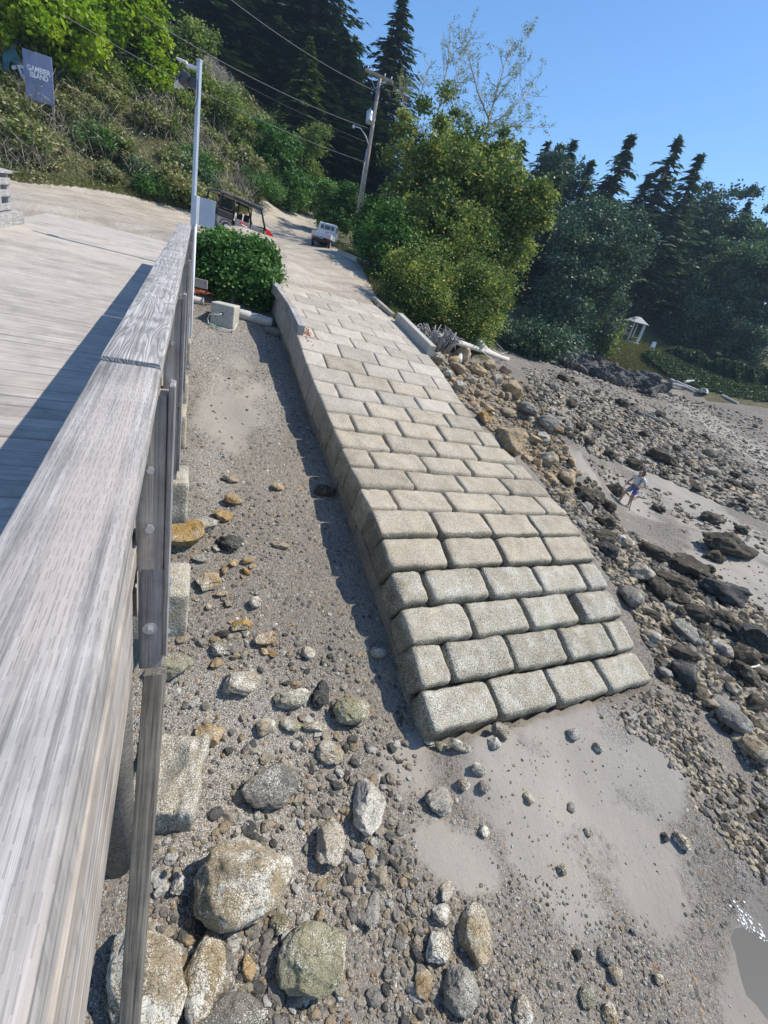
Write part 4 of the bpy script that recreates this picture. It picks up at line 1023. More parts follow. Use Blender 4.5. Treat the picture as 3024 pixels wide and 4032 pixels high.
dry = vnoise(np.stack([P4[:, 0] * .33 + 5, P4[:, 1] * .33, P4[:, 2] * .5], 1))
tn = .38 + .45 * (vnoise(np.stack([P4[:, 0] * .8, P4[:, 1] * .8, P4[:, 2] * .9], 1))) + .15 * gg.normal(size=len(P4)) + np.where(dry > .25, .35, 0)
s_ = .075 * (.6 + .8 * gg.random(len(P4)))
bank = link('bank_undergrowth', leafmesh('bank_undergrowth', P4, s_, s_ * .55, tn, M['bank'], None, None, gg)); tag(bank, 'tangled green and dry undergrowth covering the steep bank', 'undergrowth', kind='stuff')
bushes = [broad_mesh(300 + k, [(0, 0, .55, .9, .9, .6, 26), (.6, .3, .35, .6, .6, .4, 14)], .075, mt_, 150, .30, yellow=yl_, branches=False, tintb=(.5, .35), trunk=[((0, 0), .04)]) for k, (mt_, yl_) in enumerate((('bramble', .02), ('alder', .12), ('bank', .15), ('shrub_blue', .02)))]
kk = 0
while kk < 64:
    u_, v_ = gg.uniform(0, 1120), gg.uniform(230, 840)
    X_, Zq = on_ground(u_, v_)
    if X_[1] < 24 or Zq > 70 or inpoly(np.array([X_[0]]), np.array([X_[1]]), ROADP)[0]: continue
    if abs(u_ - 130) < 120 and v_ < 470: continue
    lowp = v_ > 560; b_m = bushes[int(gg.choice([0, 3, 2, 2] if lowp else [1, 2, 2, 2]))]
    plant('bank_shrub', 'shrub', 'leafy shrub growing among the tangled undergrowth on the steep bank', (('trunk', b_m[0]), ('crown', b_m[1])), X_, 'shrubs on the steep bank', sc=float(gg.uniform(.8, 1.75)) * (Zq / 34) ** .5); kk += 1
# dry stems among it
q = gg.random(len(P)) < np.where(vnoise(np.stack([P[:, 0] * .33 + 5, P[:, 1] * .33, P[:, 2] * .5], 1)) > .0, .9, .15)
Pd = np.repeat(P[q], 3, 0); Pd = Pd + gg.normal(size=Pd.shape) * .3; Pd[:, 2] += .6 + 1.1 * gg.random(len(Pd)); A = gg.normal(size=Pd.shape) * .7; A[:, 2] = np.abs(A[:, 2]) + .3
ds = link('dry_brush', leafmesh('dry_brush', Pd, .42 * (.5 + gg.random(len(Pd))), .013, gg.random(len(Pd)), M['dry'], A, None, gg)); tag(ds, 'grey dead stems and brush on the steep bank', 'dry brush', kind='stuff')
# roadside grass
def grass(name, label, P, hmin, hmax, per=5, wd=.012, tshift=0, cat='grass'):
    P = np.repeat(P, per, 0); P = P + gg.normal(size=P.shape) * .09 * np.array([1, 1, 0]); A = gg.normal(size=P.shape) * .45; A[:, 2] = 1
    h_ = hmin + (hmax - hmin) * gg.random(len(P)); P[:, 2] += h_ * .45
    o = link(name, leafmesh(name, P, h_ * .55, wd, np.clip(.35 + .35 * gg.random(len(P)) + tshift, 0, 1), M['grass'], A, None, gg)); tag(o, label, cat, kind='stuff')
def near_road(x, y, d0):
    k = inpoly(x, y, ROADP); m_ = np.zeros(len(x), bool)
    for a in np.arange(0, 6.28, .785): m_ |= inpoly(x + d0 * math.cos(a), y + d0 * math.sin(a), ROADP)
    return m_ & ~k
P = scatter_region(70000, xy=(-34, -1, 19, 60), cond=lambda x, y: near_road(x, y, .75) & ~((x > -9) & (y < 21.5)), g=gg)
P = P[gg.random(len(P)) < .75]
grass('roadside_grass', 'green and straw grass fringe along the dirt road', P, .12, .42, 5, .014)
# hedge of brambles above the logs, right side
pp = []
cols_ = np.linspace(2530, 3110, 40); rows_ = np.linspace(1340, 1600, 27); DG = np.array([[on_ground(c_, r__)[1] for c_ in cols_] for r__ in rows_])
while len(pp) < 52000:
    u_, f_ = 2540 + 560 * gg.random(), gg.random()
    wv_ = vnoise(np.array([[u_ * .025, 0, 0]]))[0]
    top = np.interp(u_, [2540, 2640, 2760, 2900, 3024, 3100], [1385, 1365, 1395, 1430, 1450, 1465]) - 16 * wv_; bot = np.interp(u_, [2540, 2640, 2700, 2800, 2900, 3100], [1400, 1480, 1505, 1535, 1560, 1590])
    v__ = top + (bot - top) * f_; ci = int(np.clip((u_ - 2530) / 580 * 39, 0, 39)); d0 = DG[int(np.clip((v__ - 1340) / 260 * 26, 0, 26)), ci]; d1 = DG[int(np.clip((bot - 1340) / 260 * 26, 0, 26)), ci]
    pp.append(ray(u_, v__) * (min(d0, d1 + 6) - .2 - 1.4 * gg.random()))
P = np.array(pp)
s_ = .20 * (.6 + .7 * gg.random(len(P)))
hd = link('bramble_hedge', leafmesh('bramble_hedge', P, s_, s_ * .5, .34 + .3 * vnoise(P * .6) + .18 * gg.normal(size=len(P)) + (gg.random(len(P)) < .15) * .35, M['hedge'], None, None, gg)); tag(hd, 'long low bramble hedge on the far bank beside the beach logs', 'bramble', kind='stuff')
P = scatter_region(16000, xy=(22, 38, 70, 92), cond=lambda x, y: (terr(x, y) > -2.9) & (terr(x, y) < 2), g=gg)
grass('bank_grass', 'sunny dry grass on the bank in front of the gazebo', P, .15, .5, 4, .03, .15)

# ------------------------------------------------------------------ helpers for standing things on the actual sheet
GZ2 = GZ.reshape(ny, nx)
def Tg(x, y):
    x = np.atleast_1d(x).astype(float); y = np.atleast_1d(y).astype(float)
    i = np.clip(np.searchsorted(gx, x) - 1, 0, nx - 2); j = np.clip(np.searchsorted(gy, y) - 1, 0, ny - 2)
    fx_ = (x - gx[i]) / (gx[i + 1] - gx[i]); fy_ = (y - gy[j]) / (gy[j + 1] - gy[j])
    return (GZ2[j, i] * (1 - fx_) * (1 - fy_) + GZ2[j, i + 1] * fx_ * (1 - fy_) + GZ2[j + 1, i] * (1 - fx_) * fy_ + GZ2[j + 1, i + 1] * fx_ * fy_)
_Zs = np.concatenate([np.arange(3, 12, .08), np.arange(12, 40, .2), np.arange(40, 130, .6)])
def hit(px, py):
    r = ray(px, py); g = r[None] * _Zs[:, None]; dz = g[:, 2] - Tg(g[:, 0], g[:, 1]); k = np.where(dz < 0)[0]
    if len(k) == 0 or k[0] == 0: return None, 0
    k = k[0]; t_ = dz[k - 1] / (dz[k - 1] - dz[k]); Z = _Zs[k - 1] + t_ * (_Zs[k] - _Zs[k - 1]); return r * Z, Z
def zcol(x, y, py):
    """height on the vertical line at x,y that shows at photo row py"""
    lo, hi = -20.0, 40.0
    for _ in range(50):
        m_ = (lo + hi) / 2
        if pxof((x, y, m_))[1] > py: lo = m_
        else: hi = m_
    return lo

# ------------------------------------------------------------------ grey square metal pole with lamp, box and sign plates
X_ = at(753, 1030, 12.2); px_, py_ = X_[0], X_[1]; gz = T(px_, py_) ; tz = zcol(px_, py_, 240)
pole = empty('metal_pole', (px_, py_, gz)); tag(pole, 'tall square grey metal pole just outside the end of the pier railing', 'pole'); H = tz - gz
MB().box((0, 0, H / 2 - .2), (.095, .085, H + .4), rotz(-.35), bev=.01).build('post', M['greymetal'], pole)
MB().box((0, 0, H + .01), (.105, .105, .03), rotz(-.35), bev=.004).build('top_cap', M['greymetal'], pole)
arm = MB().box((-.17, 0, H - .14), (.26, .06, .07), bev=.01).box((-.40, 0, H - .07), (.24, .10, .04), roty(.12), bev=.012).build('lamp_head', M['white'], pole)
bx = MB(); bx.box((-.14, .0, H - .42), (.16, .09, .2), bev=.01).box((-.33, 0, H - .38), (.20, .24, .26), roty(.7), bev=.02); bx.build('floodlight', M['darkgrey'], pole)
MB().box((-.43, 0, H - .46), (.02, .24, .28), roty(.72)).build('floodlight_glass', M['white'], pole)
MB().tube([(0, -.08, H - .36), (.03, -.1, H - .5), (.03, -.1, H - .7), (-.02, -.09, H - .85), (-.07, -.08, H - .9)], .008, 5).build('cable', M['black'], pole)
for q in (.14, .26): MB().tube([(-.0, -.07, H - q), (0, -.085, H - q)], .014, 6).build('bolt', M['bolt'], pole)
cz = zcol(px_, py_, 1035) - gz; c1 = zcol(px_, py_, 880) - gz
MB().tube([(.10, -.05, -.3), (.10, -.05, c1)], .03, 8).build('conduit', M['white'], pole, True)
z0, z1 = zcol(px_, py_, 880) - gz, zcol(px_, py_, 770) - gz
MB().box((.085, -.02, (z0 + z1) / 2 - .02), (.10, .12, z1 - z0 + .05), rotz(-.35), bev=.01).build('junction_box', M['greymetal'], pole)
MB().box((.30, .08, (z0 + z1) / 2), (.40, .012, z1 - z0), rotz(.25), bev=.004).build('sign_plate', M['greymetal'], pole)
# kerb post and plank at the pole foot
pl_ = empty('timber_plank', at(785, 1115, 12.6)); tag(pl_, 'short brown plank fixed low at the foot of the grey metal pole', 'plank')
MB().box((0, 0, 0), (.42, .05, .22), rotz(.2), bev=.008).build('board', M['post'], pl_)

# ------------------------------------------------------------------ utility pole, wires
Zb = 36; Xb = at(1424, 800, Zb); ux, uy = Xb[0], Xb[1]; ug = T(ux, uy); 
Xt = at(1497, 300, Zb - 3.2)
up_ = empty('utility_pole', (ux, uy, ug)); tag(up_, 'weathered wooden utility pole with crossarm, transformer can and street lamp', 'utility pole')
def U3(p_): return tuple(np.asarray(p_) - (ux, uy, ug))
foot = np.array([ux, uy, ug - .6]); topv = Xt
M['polewood'] = wood_mat('utility_pole_wood', (.24, .20, .16), (.46, .41, .34), across=30)
MB().tube([U3(foot), U3((foot + topv) / 2), U3(topv)], [.17, .15, .12], 12).build('pole', M['polewood'], up_, True)
hv = at(1545, 323, Zb - 3.2) - at(1437, 275, Zb - 3.2); hv /= np.linalg.norm(hv)
a_, b_ = at(1437, 272, Zb - 3.3), at(1547, 323, Zb - 3.3); ux3 = (b_ - a_) / np.linalg.norm(b_ - a_); zz3 = np.array([0, 0, 1.0]); zz3 -= ux3 * (zz3 @ ux3); zz3 /= np.linalg.norm(zz3); yy3 = np.cross(zz3, ux3)
RX = np.stack([ux3, yy3, zz3], 1)
MB().box(U3((a_ + b_) / 2), (np.linalg.norm(b_ - a_), .12, .14), RX, bev=.01).box(U3((a_ + b_) / 2 + yy3 * .25), (np.linalg.norm(b_ - a_), .1, .13), RX, bev=.01).build('crossarm', M['polewood'], up_)
c_ = (a_ + b_) / 2
MB().tube([U3(c_ + ux3 * .75 - zz3 * .05), U3(c_ - zz3 * .75)], .022, 6).tube([U3(c_ - ux3 * .75 - zz3 * .05), U3(c_ - zz3 * .75)], .022, 6).build('brace', M['greymetal'], up_)
for f_ in (-.9, -.45, .4, .9):
    q = c_ + ux3 * f_ + zz3 * .07; MB().tube([U3(q), U3(q + zz3 * .07), U3(q + zz3 * .1), U3(q + zz3 * .17)], [.015, .05, .03, .045], 8).build('insulator', M['white'], up_, True)
tb, tt_ = at(1453, 482, Zb - 2.4), at(1457, 442, Zb - 2.4)
m_ = MB(); m_.tube([U3(tb), U3(tb + (tt_ - tb) * .04), U3(tt_ - (tt_ - tb) * .04), U3(tt_)], [.2, .25, .25, .2], 14); trf = m_.build('transformer', M['greymetal'], up_, False)
MB().tube([U3(tt_), U3(tt_ + np.array([0, 0, .12])), U3(tt_ + np.array([0, 0, .25]))], [.05, .07, .03], 8).build('bushing', M['white'], trf, True)
MB().box(U3((tb + tt_) / 2 + ux3 * .3), (.2, .1, .12), RX).build('bracket', M['greymetal'], up_)
la, lb_, lc, ld = at(1450, 565, Zb - 2.0), at(1440, 535, Zb - 2.1), at(1420, 505, Zb - 2.2), at(1398, 498, Zb - 2.2)
m_ = MB(); m_.tube([U3(la), U3(lb_), U3(lc), U3(ld)], [.035, .035, .03, .03], 8); lamp = m_.build('lamp_arm', M['white'], up_, True)
le = at(1388, 498, Zb - 2.2); MB().tube([U3(ld), U3((ld + le) / 2), U3(le)], [.05, .13, .07], 10).build('lamp_head', M['white'], lamp, True)
MB().tube([tuple(np.array(U3(foot)) * .8 + np.array(U3(topv)) * .2 + (-.2, 0, 0)), tuple(np.array(U3(foot)) * .38 + np.array(U3(topv)) * .62 + (-.17, 0, 0))], .04, 8).build('conduit', M['greymetal'], up_, True)
m_ = MB(); gA, gB = at(1412, 800, Zb + .3), at(1445, 600, Zb - 1.5); m_.tube([U3(gA), U3(gB)], .012, 5); m_.build('guy_wire', M['greymetal'], up_)
def wire(label, A, B, sag, r=.013):
    A = np.asarray(A); B = np.asarray(B); t_ = np.linspace(0, 1, 24)[:, None]; P = A + (B - A) * t_; P[:, 2] -= (4 * t_ * (1 - t_))[:, 0] * sag
    m_ = MB().tube(P, r, 5, cap=False); o = m_.build('power_line', M['wirem'], None, True); tag(o, label, 'power line', 'power lines over the dirt road')
M['wirem'] = simple('wire', (.30, .30, .30), .6, 0, .1)
wire('uppermost power line running to the crossarm of the utility pole', at(1480, 360, Zb - 3), at(760, -120, 24), .35)
wire('upper of the two middle power lines, ending at the transformer', at(1450, 505, Zb - 2.4), at(560, 60, 24), .35)
wire('lowest power line crossing above the parked vehicles', at(1440, 640, Zb - 1.6), at(250, 60, 24), .45)
wire('thin power line behind the others against the dark firs', at(1445, 560, 40), at(600, 130, 34), .3, .008)

# ------------------------------------------------------------------ island sign and carved figure on the bank
M['signblue'] = simple('slate_blue_sign_paint', (.22, .25, .38), .55, 0, .15, 2)
M['lettering'] = simple('white_lettering', (.85, .85, .87), .5, 0, .02)
_, Zs_ = on_ground(110, 400); Zs_ -= .6; print('sign depth', Zs_)
bl_, br_, tl_ = at(103, 385, Zs_), at(213, 385, Zs_ + .3), at(103, 185, Zs_)
xh = br_ - bl_; xh[2] = 0; sw = np.linalg.norm(xh); ang = math.atan2(xh[1], xh[0]); sh_ = zcol(bl_[0], bl_[1], 188) - bl_[2]
sign = empty('island_sign', bl_, ang); tag(sign, 'tall slate blue sign board reading GAMBIER ISLAND on the leafy bank', 'sign')
MB().box((sw / 2, 0, sh_ / 2), (sw, .06, sh_), bev=.01).build('board', M['signblue'], sign)
MB().box((.1, .10, sh_ / 2 - .85), (.1, .1, sh_ + 1.5)).build('post', M['post'], sign); MB().box((sw - .1, .10, sh_ / 2 - .85), (.1, .1, sh_ + 1.5)).build('post', M['post'], sign)
for txt, zz_, sz in (('GAMBIER', sh_ * .60, .33), ('ISLAND', sh_ * .475, .33)):
    cu = bpy.data.curves.new('lettering', 'FONT'); cu.body = txt; cu.size = sz; cu.align_x = 'CENTER'; cu.extrude = .008; cu.offset = .008
    to = bpy.data.objects.new('tmp', cu); COL.objects.link(to); bpy.context.view_layer.update()
    me = bpy.data.meshes.new_from_object(to.evaluated_get(bpy.context.evaluated_depsgraph_get())); bpy.data.objects.remove(to); me.name = 'lettering'
    wd_ = max(v.co.x for v in me.vertices) - min(v.co.x for v in me.vertices); sx_ = sw * (.80 if txt == 'GAMBIER' else .62) / wd_
    me.transform(Matrix.Scale(sx_, 4, (1, 0, 0))); me.materials.clear(); me.materials.append(M['lettering'])
    lo = link('lettering', me, sign); lo.location = (sw * .52, -.042, zz_); lo.rotation_euler = (R(90), 0, 0)
M['carve'] = simple('teal_carving_paint', (.05, .16, .20), .5, 0, .3, 6)
cv = empty('carved_figure', at(14, 310, Zs_), ang); tag(cv, 'painted teal and white carved figure beside the sign board', 'carving')
def carve_poly(name, pts, mt, y0=-.05, y1=.05):
    P = [( (x - 14) * Zs_ / F, -(y - 310) * Zs_ / F * .97) for x, y in pts]
    MB().prism(P, y0, y1).build(name, M[mt], cv)
carve_poly('body', [(14, 300), (20, 230), (34, 215), (48, 215), (80, 245), (92, 262), (80, 268), (62, 250), (44, 245), (34, 262), (30, 305), (50, 318), (48, 306), (24, 292)], 'carve')
carve_poly('crest', [(42, 214), (58, 186), (72, 222), (76, 240), (60, 226)], 'carve', -.08, -.055)
carve_poly('head', [(64, 252), (82, 246), (96, 262), (94, 280), (84, 290), (76, 286), (70, 270)], 'lettering', -.09, -.055)
carve_poly('eye_band', [(74, 258), (84, 256), (89, 266), (86, 278), (80, 276), (78, 266)], 'signblue', -.11, -.092)
carve_poly('tail', [(12, 284), (30, 300), (52, 306), (50, 312), (24, 306), (12, 294)], 'lettering', -.08, -.055)
carve_poly('wing', [(46, 258), (58, 254), (62, 262), (52, 270), (44, 268)], 'lettering', -.02, .02)

# ------------------------------------------------------------------ utility vehicle (crew side-by-side)
def wheel(parent, c, r, wd, ax=0):
    m_ = MB(); n = 18; prof = [(-wd / 2, r * .72), (-wd / 2, r * .93), (-wd / 2 + .03, r), (wd / 2 - .03, r), (wd / 2, r * .93), (wd / 2, r * .72)]
    def lathe(pf, mm, nm, par):
        v = []; f = []
        for (x, rr_) in pf:
            for k in range(n): a_ = 2 * math.pi * k / n; v.append((x, rr_ * math.cos(a_), rr_ * math.sin(a_)))
        for i in range(len(pf) - 1):
            for k in range(n): k2 = (k + 1) % n; f.append((i * n + k, i * n + k2, (i + 1) * n + k2, (i + 1) * n + k))
        f.append(tuple(range(n))[::-1]); f.append(tuple((len(pf) - 1) * n + k for k in range(n)))
        return MB().add(v, f).build(nm, mm, par, False)
    w_ = lathe(prof, M['rubber'], 'wheel', parent); w_.location = c
    # tread knobs are part of the tyre outline
    lathe([(-wd / 2 - .005, r * .3), (-wd / 2 - .012, r * .66), (wd / 2 + .012, r * .66), (wd / 2 + .005, r * .3)], M['greymetal'], 'rim', w_)
    return w_
M['seatbk'] = simple('black_seat_vinyl', (.03, .03, .032), .6)
M['silver'] = simple('grey_body_plastic', (.17, .17, .19), .4, 0, .1)
M['glass'], n, b = newmat('tinted_glass'); b.inputs['Base Color'].default_value = (.03, .045, .05, 1); b.inputs['Roughness'].default_value = .05; b.inputs['Specular IOR Level'].default_value = .6
hd = R(34); uo = np.array([-12.87, 32.32, 0]); uo[2] = float(Tg(uo[0], uo[1])[0]) + .0; print('utv z', uo[2])
utv = empty('utility_vehicle', uo, -hd); tag(utv, 'black and grey crew utility vehicle with a red bonnet parked behind the bramble bush', 'utility vehicle')
m_ = MB(); m_.prism([(-1.9, .55), (-1.9, .95), (-1.0, .98), (-1.0, .62), (1.15, .55), (1.15, .92), (1.3, .95), (1.35, .5), (1.3, .38), (-1.75, .38)], -.68, .68)
# prism is in x,z extruded along y: turn so that x becomes forward
def fwd(mb_):
    for i, v in enumerate(mb_.v): mb_.v[i] = np.stack([v[:, 1], v[:, 0], v[:, 2]], 1)
    mb_.f = [q[::-1] for q in mb_.f]; return mb_
fwd(m_).build('body', M['silver'], utv)
MB().box((0, -1.45, .98), (1.42, .95, .30), bev=.03).build('cargo_bed', M['black'], utv)
h_ = fwd(MB().prism([(1.15, .95), (1.25, 1.12), (1.65, 1.02), (1.95, .82), (1.98, .62), (1.3, .55)], -.60, .60)); h_.build('bonnet', M['red'], utv)
MB().box((0, 1.97, .55), (1.0, .08, .32), bev=.02).build('grille', M['black'], utv)
m_ = MB()
for x in (-.55, .55): m_.tube([(x, 1.95, .4), (x, 2.12, .45), (x, 2.1, .85)], .03, 6)
for z in (.5, .82): m_.tube([(-.55, 2.1, z), (.55, 2.1, z)], .03, 6)
m_.build('bull_bar', M['black'], utv)
for sx in (-1, 1):
    d_ = MB().box((sx * .69, .62, .78), (.06, .85, .42), bev=.02); dd = d_.build('door', M['silver'], utv)
    MB().box((sx * .69, -.35, .78), (.06, .95, .42), bev=.02).build('door', M['silver'], utv)
    MB().box((sx * .724, -.30, .84), (.006, .45, .10), rotx(-.12)).build('door_stripe', M['red'], dd)
    MB().box((sx * .728, -.22, .80), (.006, .38, .045), rotx(-.12)).build('door_badge', M['white'], dd)
    MB().tube([(sx * .62, 1.25, 1.0), (sx * .62, .8, 1.88), (sx * .60, -.9, 1.93), (sx * .62, -1.75, 1.90), (sx * .64, -1.85, .95)], .055, 7).build('roll_cage', M['black'], utv, True)
    MB().tube([(sx * .64, -.9, .95), (sx * .60, -.9, 1.9)], .04, 7).build('roll_cage', M['black'], utv, True)
    MB().tube([(sx * .64, .2, .95), (sx * .60, .15, 1.9)], .045, 7).build('roll_cage', M['black'], utv, True)
    MB().box((sx * .55, 1.9, .78), (.2, .1, .1), rotx(.3), bev=.02).build('headlight', M['white'], utv)
    for y in (-1.3, 1.42):
        wheel(utv, (sx * .60, y, .33), .33, .24)
        mf = MB(); mf.tube([(sx * .64, y - .42, .5), (sx * .64, y - .28, .72), (sx * .64, y + .0, .78), (sx * .64, y + .28, .72), (sx * .64, y + .42, .5)], .06, 6); mf.build('fender', M['black'], utv, True)
rf = MB(); rf.box((0, -.1, 1.98), (1.36, 1.95, .12), bev=.03).box((0, -1.4, 1.95), (1.3, .9, .10), rotx(.05), bev=.02); rf.build('roof', M['darkgrey'], utv)
MB().box((-.2, .2, 2.05), (.25, .5, .08), bev=.03).box((-.2, -.35, 2.05), (.25, .35, .07), bev=.03).build('roof_pod', M['black'], utv)
for y in (.35, -.6):
    for x in (-.35, .33):
        MB().box((x, y, .80), (.5, .48, .16), bev=.04).box((x, y - .24, 1.12), (.5, .12, .55), rotx(-.1), bev=.05).build('seat', M['seatbk'], utv)
m_ = MB(); m_.tube([(-.35 + .17 * math.cos(a_), .85 + .05 * math.sin(a_), 1.12 + .16 * math.sin(a_)) for a_ in np.linspace(0, 6.28, 14)], .018, 6, cap=False); m_.build('steering_wheel', M['black'], utv, True)
MB().box((0, -1.0, 1.35), (1.2, .03, .85)).box((-.63, -.35, 1.5), (.02, .9, .10)).build('net_panel', M['black'], utv)
MB().box((0, 1.08, 1.0), (1.2, .25, .2), bev=.05).build('dashboard', M['darkgrey'], utv)
MB().tube([(-.6, -1.0, 1.25), (-.6, -1.8, 1.25)], .025, 6).tube([(.6, -1.0, 1.25), (.6, -1.8, 1.25)], .025, 6).tube([(-.6, -1.85, 1.3), (.6, -1.85, 1.3)], .025, 6).tube([(-.62, -1.85, 1.6), (.62, -1.0, 1.3)], .02, 6).build('rear_frame', M['black'], utv, True)

utv.rotation_euler[0] = R(-4); utv.scale = (1.08, 1.08, 1.08)
# ------------------------------------------------------------------ small pickup truck
to_ = np.array([-9.19, 38.15, 0]); to_[2] = float(Tg(to_[0], to_[1])[0]) + .01
trk = empty('pickup_truck', to_, R(3)); tag(trk, 'small white cab-over pickup truck seen from behind on the dirt road', 'pickup truck')
M['truckp'] = simple('pale_truck_paint', (.60, .64, .68), .35, 0, .05)
cab = fwd(MB().prism([(1.95, .55), (1.95, 1.25), (2.05, 1.70), (2.2, 1.76), (2.95, 1.74), (3.25, 1.2), (3.3, .5), (1.95, .45)], -.69, .69)); co_ = cab.build('cab', M['truckp'], trk)
for v in co_.data.vertices:
    if v.co.z > 1.3: v.co.x *= .90
bed = MB().box((0, .95, .66), (1.40, 1.94, .05)); bed.box((-.69, .95, .80), (.03, 1.94, .27)).box((.69, .95, .80), (.03, 1.94, .27)).box((0, 1.92, .82), (1.4, .03, .3)); bed.build('bed', M['truckp'], trk)
tg = MB().box((0, -.02, .80), (1.41, .035, .28), bev=.008).build('tailgate', M['truckp'], trk); MB().box((0, -.042, .80), (1.3, .012, .18), bev=.004).build('tailgate_panel', M['truckp'], tg)
for x in (-.32, .02, .36): MB().box((x * 1.15, 1.937 - .0, 1.46), (.24 if x != .02 else .44, .015, .27), bev=.003).build('rear_window', M['glass'], trk)
MB().box((0, 1.945, 1.46), (1.12, .012, .33)).build('window_frame', M['truckp'], trk)
for sx in (-1, 1):
    MB().box((sx * .655, 2.55, 1.42), (.02, .75, .36), roty(sx * .06)).build('side_window', M['glass'], trk)
    MB().box((sx * .56, -.02, .56), (.22, .06, .11), bev=.01).build('tail_light', simple('tail_light_red', (.4, .02, .02), .3) if sx > 0 else bpy.data.materials['tail_light_red'] if 'tail_light_red' in bpy.data.materials else M['red'], trk)
    for y in (.45, 2.75): wheel(trk, (sx * .60, y, .27), .27, .15)
    MB().tube([(sx * .7, 2.9, 1.2), (sx * .85, 2.95, 1.3)], .012, 5).box((sx * .86, 2.95, 1.32), (.04, .12, .2), bev=.01).build('side_mirror', M['black'], trk)
    MB().box((sx * .55, .15, .35), (.26, .02, .28)).build('mud_flap', M['black'], trk)
MB().box((0, 1.2, .45), (.9, 2.6, .2)).build('chassis', M['black'], trk); MB().box((-.0, -.03, .52), (.34, .015, .17)).build('number_plate', M['white'], trk)
MB().box((0, -.03, .44), (1.3, .06, .06), bev=.01).build('bumper', M['black'], trk)
gc = empty('fuel_can', np.array(to_) + rotz(R(3)) @ np.array([.18, 1.3, .69])); tag(gc, 'red fuel can standing in the bed of the white pickup', 'fuel can')
MB().box((0, 0, .19), (.30, .20, .36), bev=.04).build('body', M['red'], gc); MB().tube([(.08, 0, .36), (.08, 0, .43)], .03, 8).build('cap', M['black'], gc); MB().box((-.05, 0, .41), (.18, .04, .04), bev=.01).build('handle', M['red'], gc)
MB().tube([(0, 0, 0), (0, 0, .08), (0, 0, .2), (.02, 0, .26)], [.16, .19, .16, .05], 10).build('black_bag', M['black'], None, True, loc=Vector(np.array(to_) + rotz(R(3)) @ np.array([.1, 1.0, .69])))
tag(bpy.data.objects['black_bag'], 'small black bag lying beside the red fuel can in the pickup bed', 'bag')

# ------------------------------------------------------------------ anchor block, ropes, logs, kerbs
M['rope'] = simple('white_rope', (.66, .64, .58), .9, 0, .15, 60, .002); M['ropegreen'] = simple('green_rope', (.10, .42, .36), .9, 0, .2, 60)
X_, Zx = hit(872, 1285); cb = empty('concrete_cube', (X_[0], X_[1] , X_[2]), R(8)); tag(cb, 'plain concrete cube with a rope eye standing below the bramble bush', 'concrete block')
P, Fc = lumpy_block(.76, .76, .76, .02, 3, 10, 10, 10, amp=.003); P[:, 2] += .70; P[:, 1] += .38
cbo = link('body', mesh_np('body', P, Fc, M['conc'], True, np.ones(len(P))), cb)
MB().tube([(.0, .005, .40), (0, -.012, .40)], .045, 10).build('eye_hole', M['black'], cb)
rp = MB().tube([(0, -.03, .40), (-.06, -.08, .36), (-.2, -.1, .33), (-.38, -.12, .30), (-.42, -.15, .16), (-.36, -.2, .03), (-.15, -.28, .01), (.15, -.3, -.02), (.35, -.26, -.03), (.48, -.12, .0), (.45, .1, .1), (.43, .2, .16)], .017, 6).build('rope', M['rope'], None, True, loc=Vector((X_[0], X_[1], X_[2]))); tag(rp, 'white rope tied through the concrete cube', 'rope')
gr = MB().tube([(-.45, -.18, .03), (-.35, -.26, .02), (-.2, -.22, .04), (-.1, -.33, .0), (.05, -.3, .02), (.2, -.42, -.02), (-.05, -.4, .0), (-.3, -.3, .01)], .010, 5).build('rope', M['ropegreen'], None, True, loc=Vector((X_[0], X_[1], X_[2]))); tag(gr, 'thin green rope tangled in front of the concrete cube', 'rope')

def log(name, label, p0, p1, r0, r1, mat='drift', cat='log', bend=.05, n=14, lift=.6, seed=1, group=None):
    A_, _ = hit(*p0); B_, _ = hit(*p1); A_ = A_ + (0, 0, r0 * lift); B_ = B_ + (0, 0, r1 * lift); t_ = np.linspace(0, 1, n)[:, None]
    P = A_ + (B_ - A_) * t_; nn = np.stack([vnoise(np.stack([t_[:, 0] * 2.3 + seed + k * 9, t_[:, 0] * 0 + k, t_[:, 0]], 1)) for k in range(3)], 1) * bend * np.linalg.norm(B_ - A_) * .5
    P = P + nn * [1, 1, .3]; rad = r0 + (r1 - r0) * t_[:, 0]; rad = rad * (1 + .15 * vnoise(np.stack([t_[:, 0] * 9 + seed, t_[:, 0], t_[:, 0]], 1)))
    m_ = MB().tube(P - P[0], rad, 10); o = m_.build(name, M[mat], None, True, loc=Vector(P[0])); tag(o, label, cat, group); return o
log('driftwood_log', 'bleached round log lying below the bramble bush by the ramp wall', (935, 1245), (1070, 1285), .16, .20, seed=2)
log('driftwood_log', 'short dark log in the shade at the foot of the ramp wall', (1045, 1310), (1115, 1330), .16, .17, 'beam', seed=4)
log('driftwood_log', 'long white driftwood log resting on the rocks right of the ramp', (1690, 1362), (1985, 1452), .12, .15, seed=5, lift=4.2, bend=.06)
log('driftwood_plank', 'thin grey pole of driftwood above the white log', (1860, 1390), (1995, 1420), .06, .035, seed=7, lift=3)
log('driftwood_log', 'pale driftwood stub standing up against the white log', (1800, 1440), (1812, 1385), .15, .10, seed=8, lift=1.5)
log('driftwood_log', 'wide flat driftwood slab behind the white log', (1860, 1385), (1970, 1432), .26, .14, seed=9, lift=2.0)
for k, (a, b__, r_) in enumerate((((1900, 1390), (1985, 1425), .02), ((1925, 1375), (1995, 1440), .02), ((1940, 1410), (2000, 1390), .015), ((1885, 1400), (1960, 1450), .018), ((1950, 1370), (1990, 1400), .02))):
    log('driftwood_stick', 'thin weathered stick in the tangle at the end of the white log', a, b__, r_ * 1.6, r_, seed=20 + k, lift=4 + 2 * k, cat='stick', group='sticks at the end of the white log')
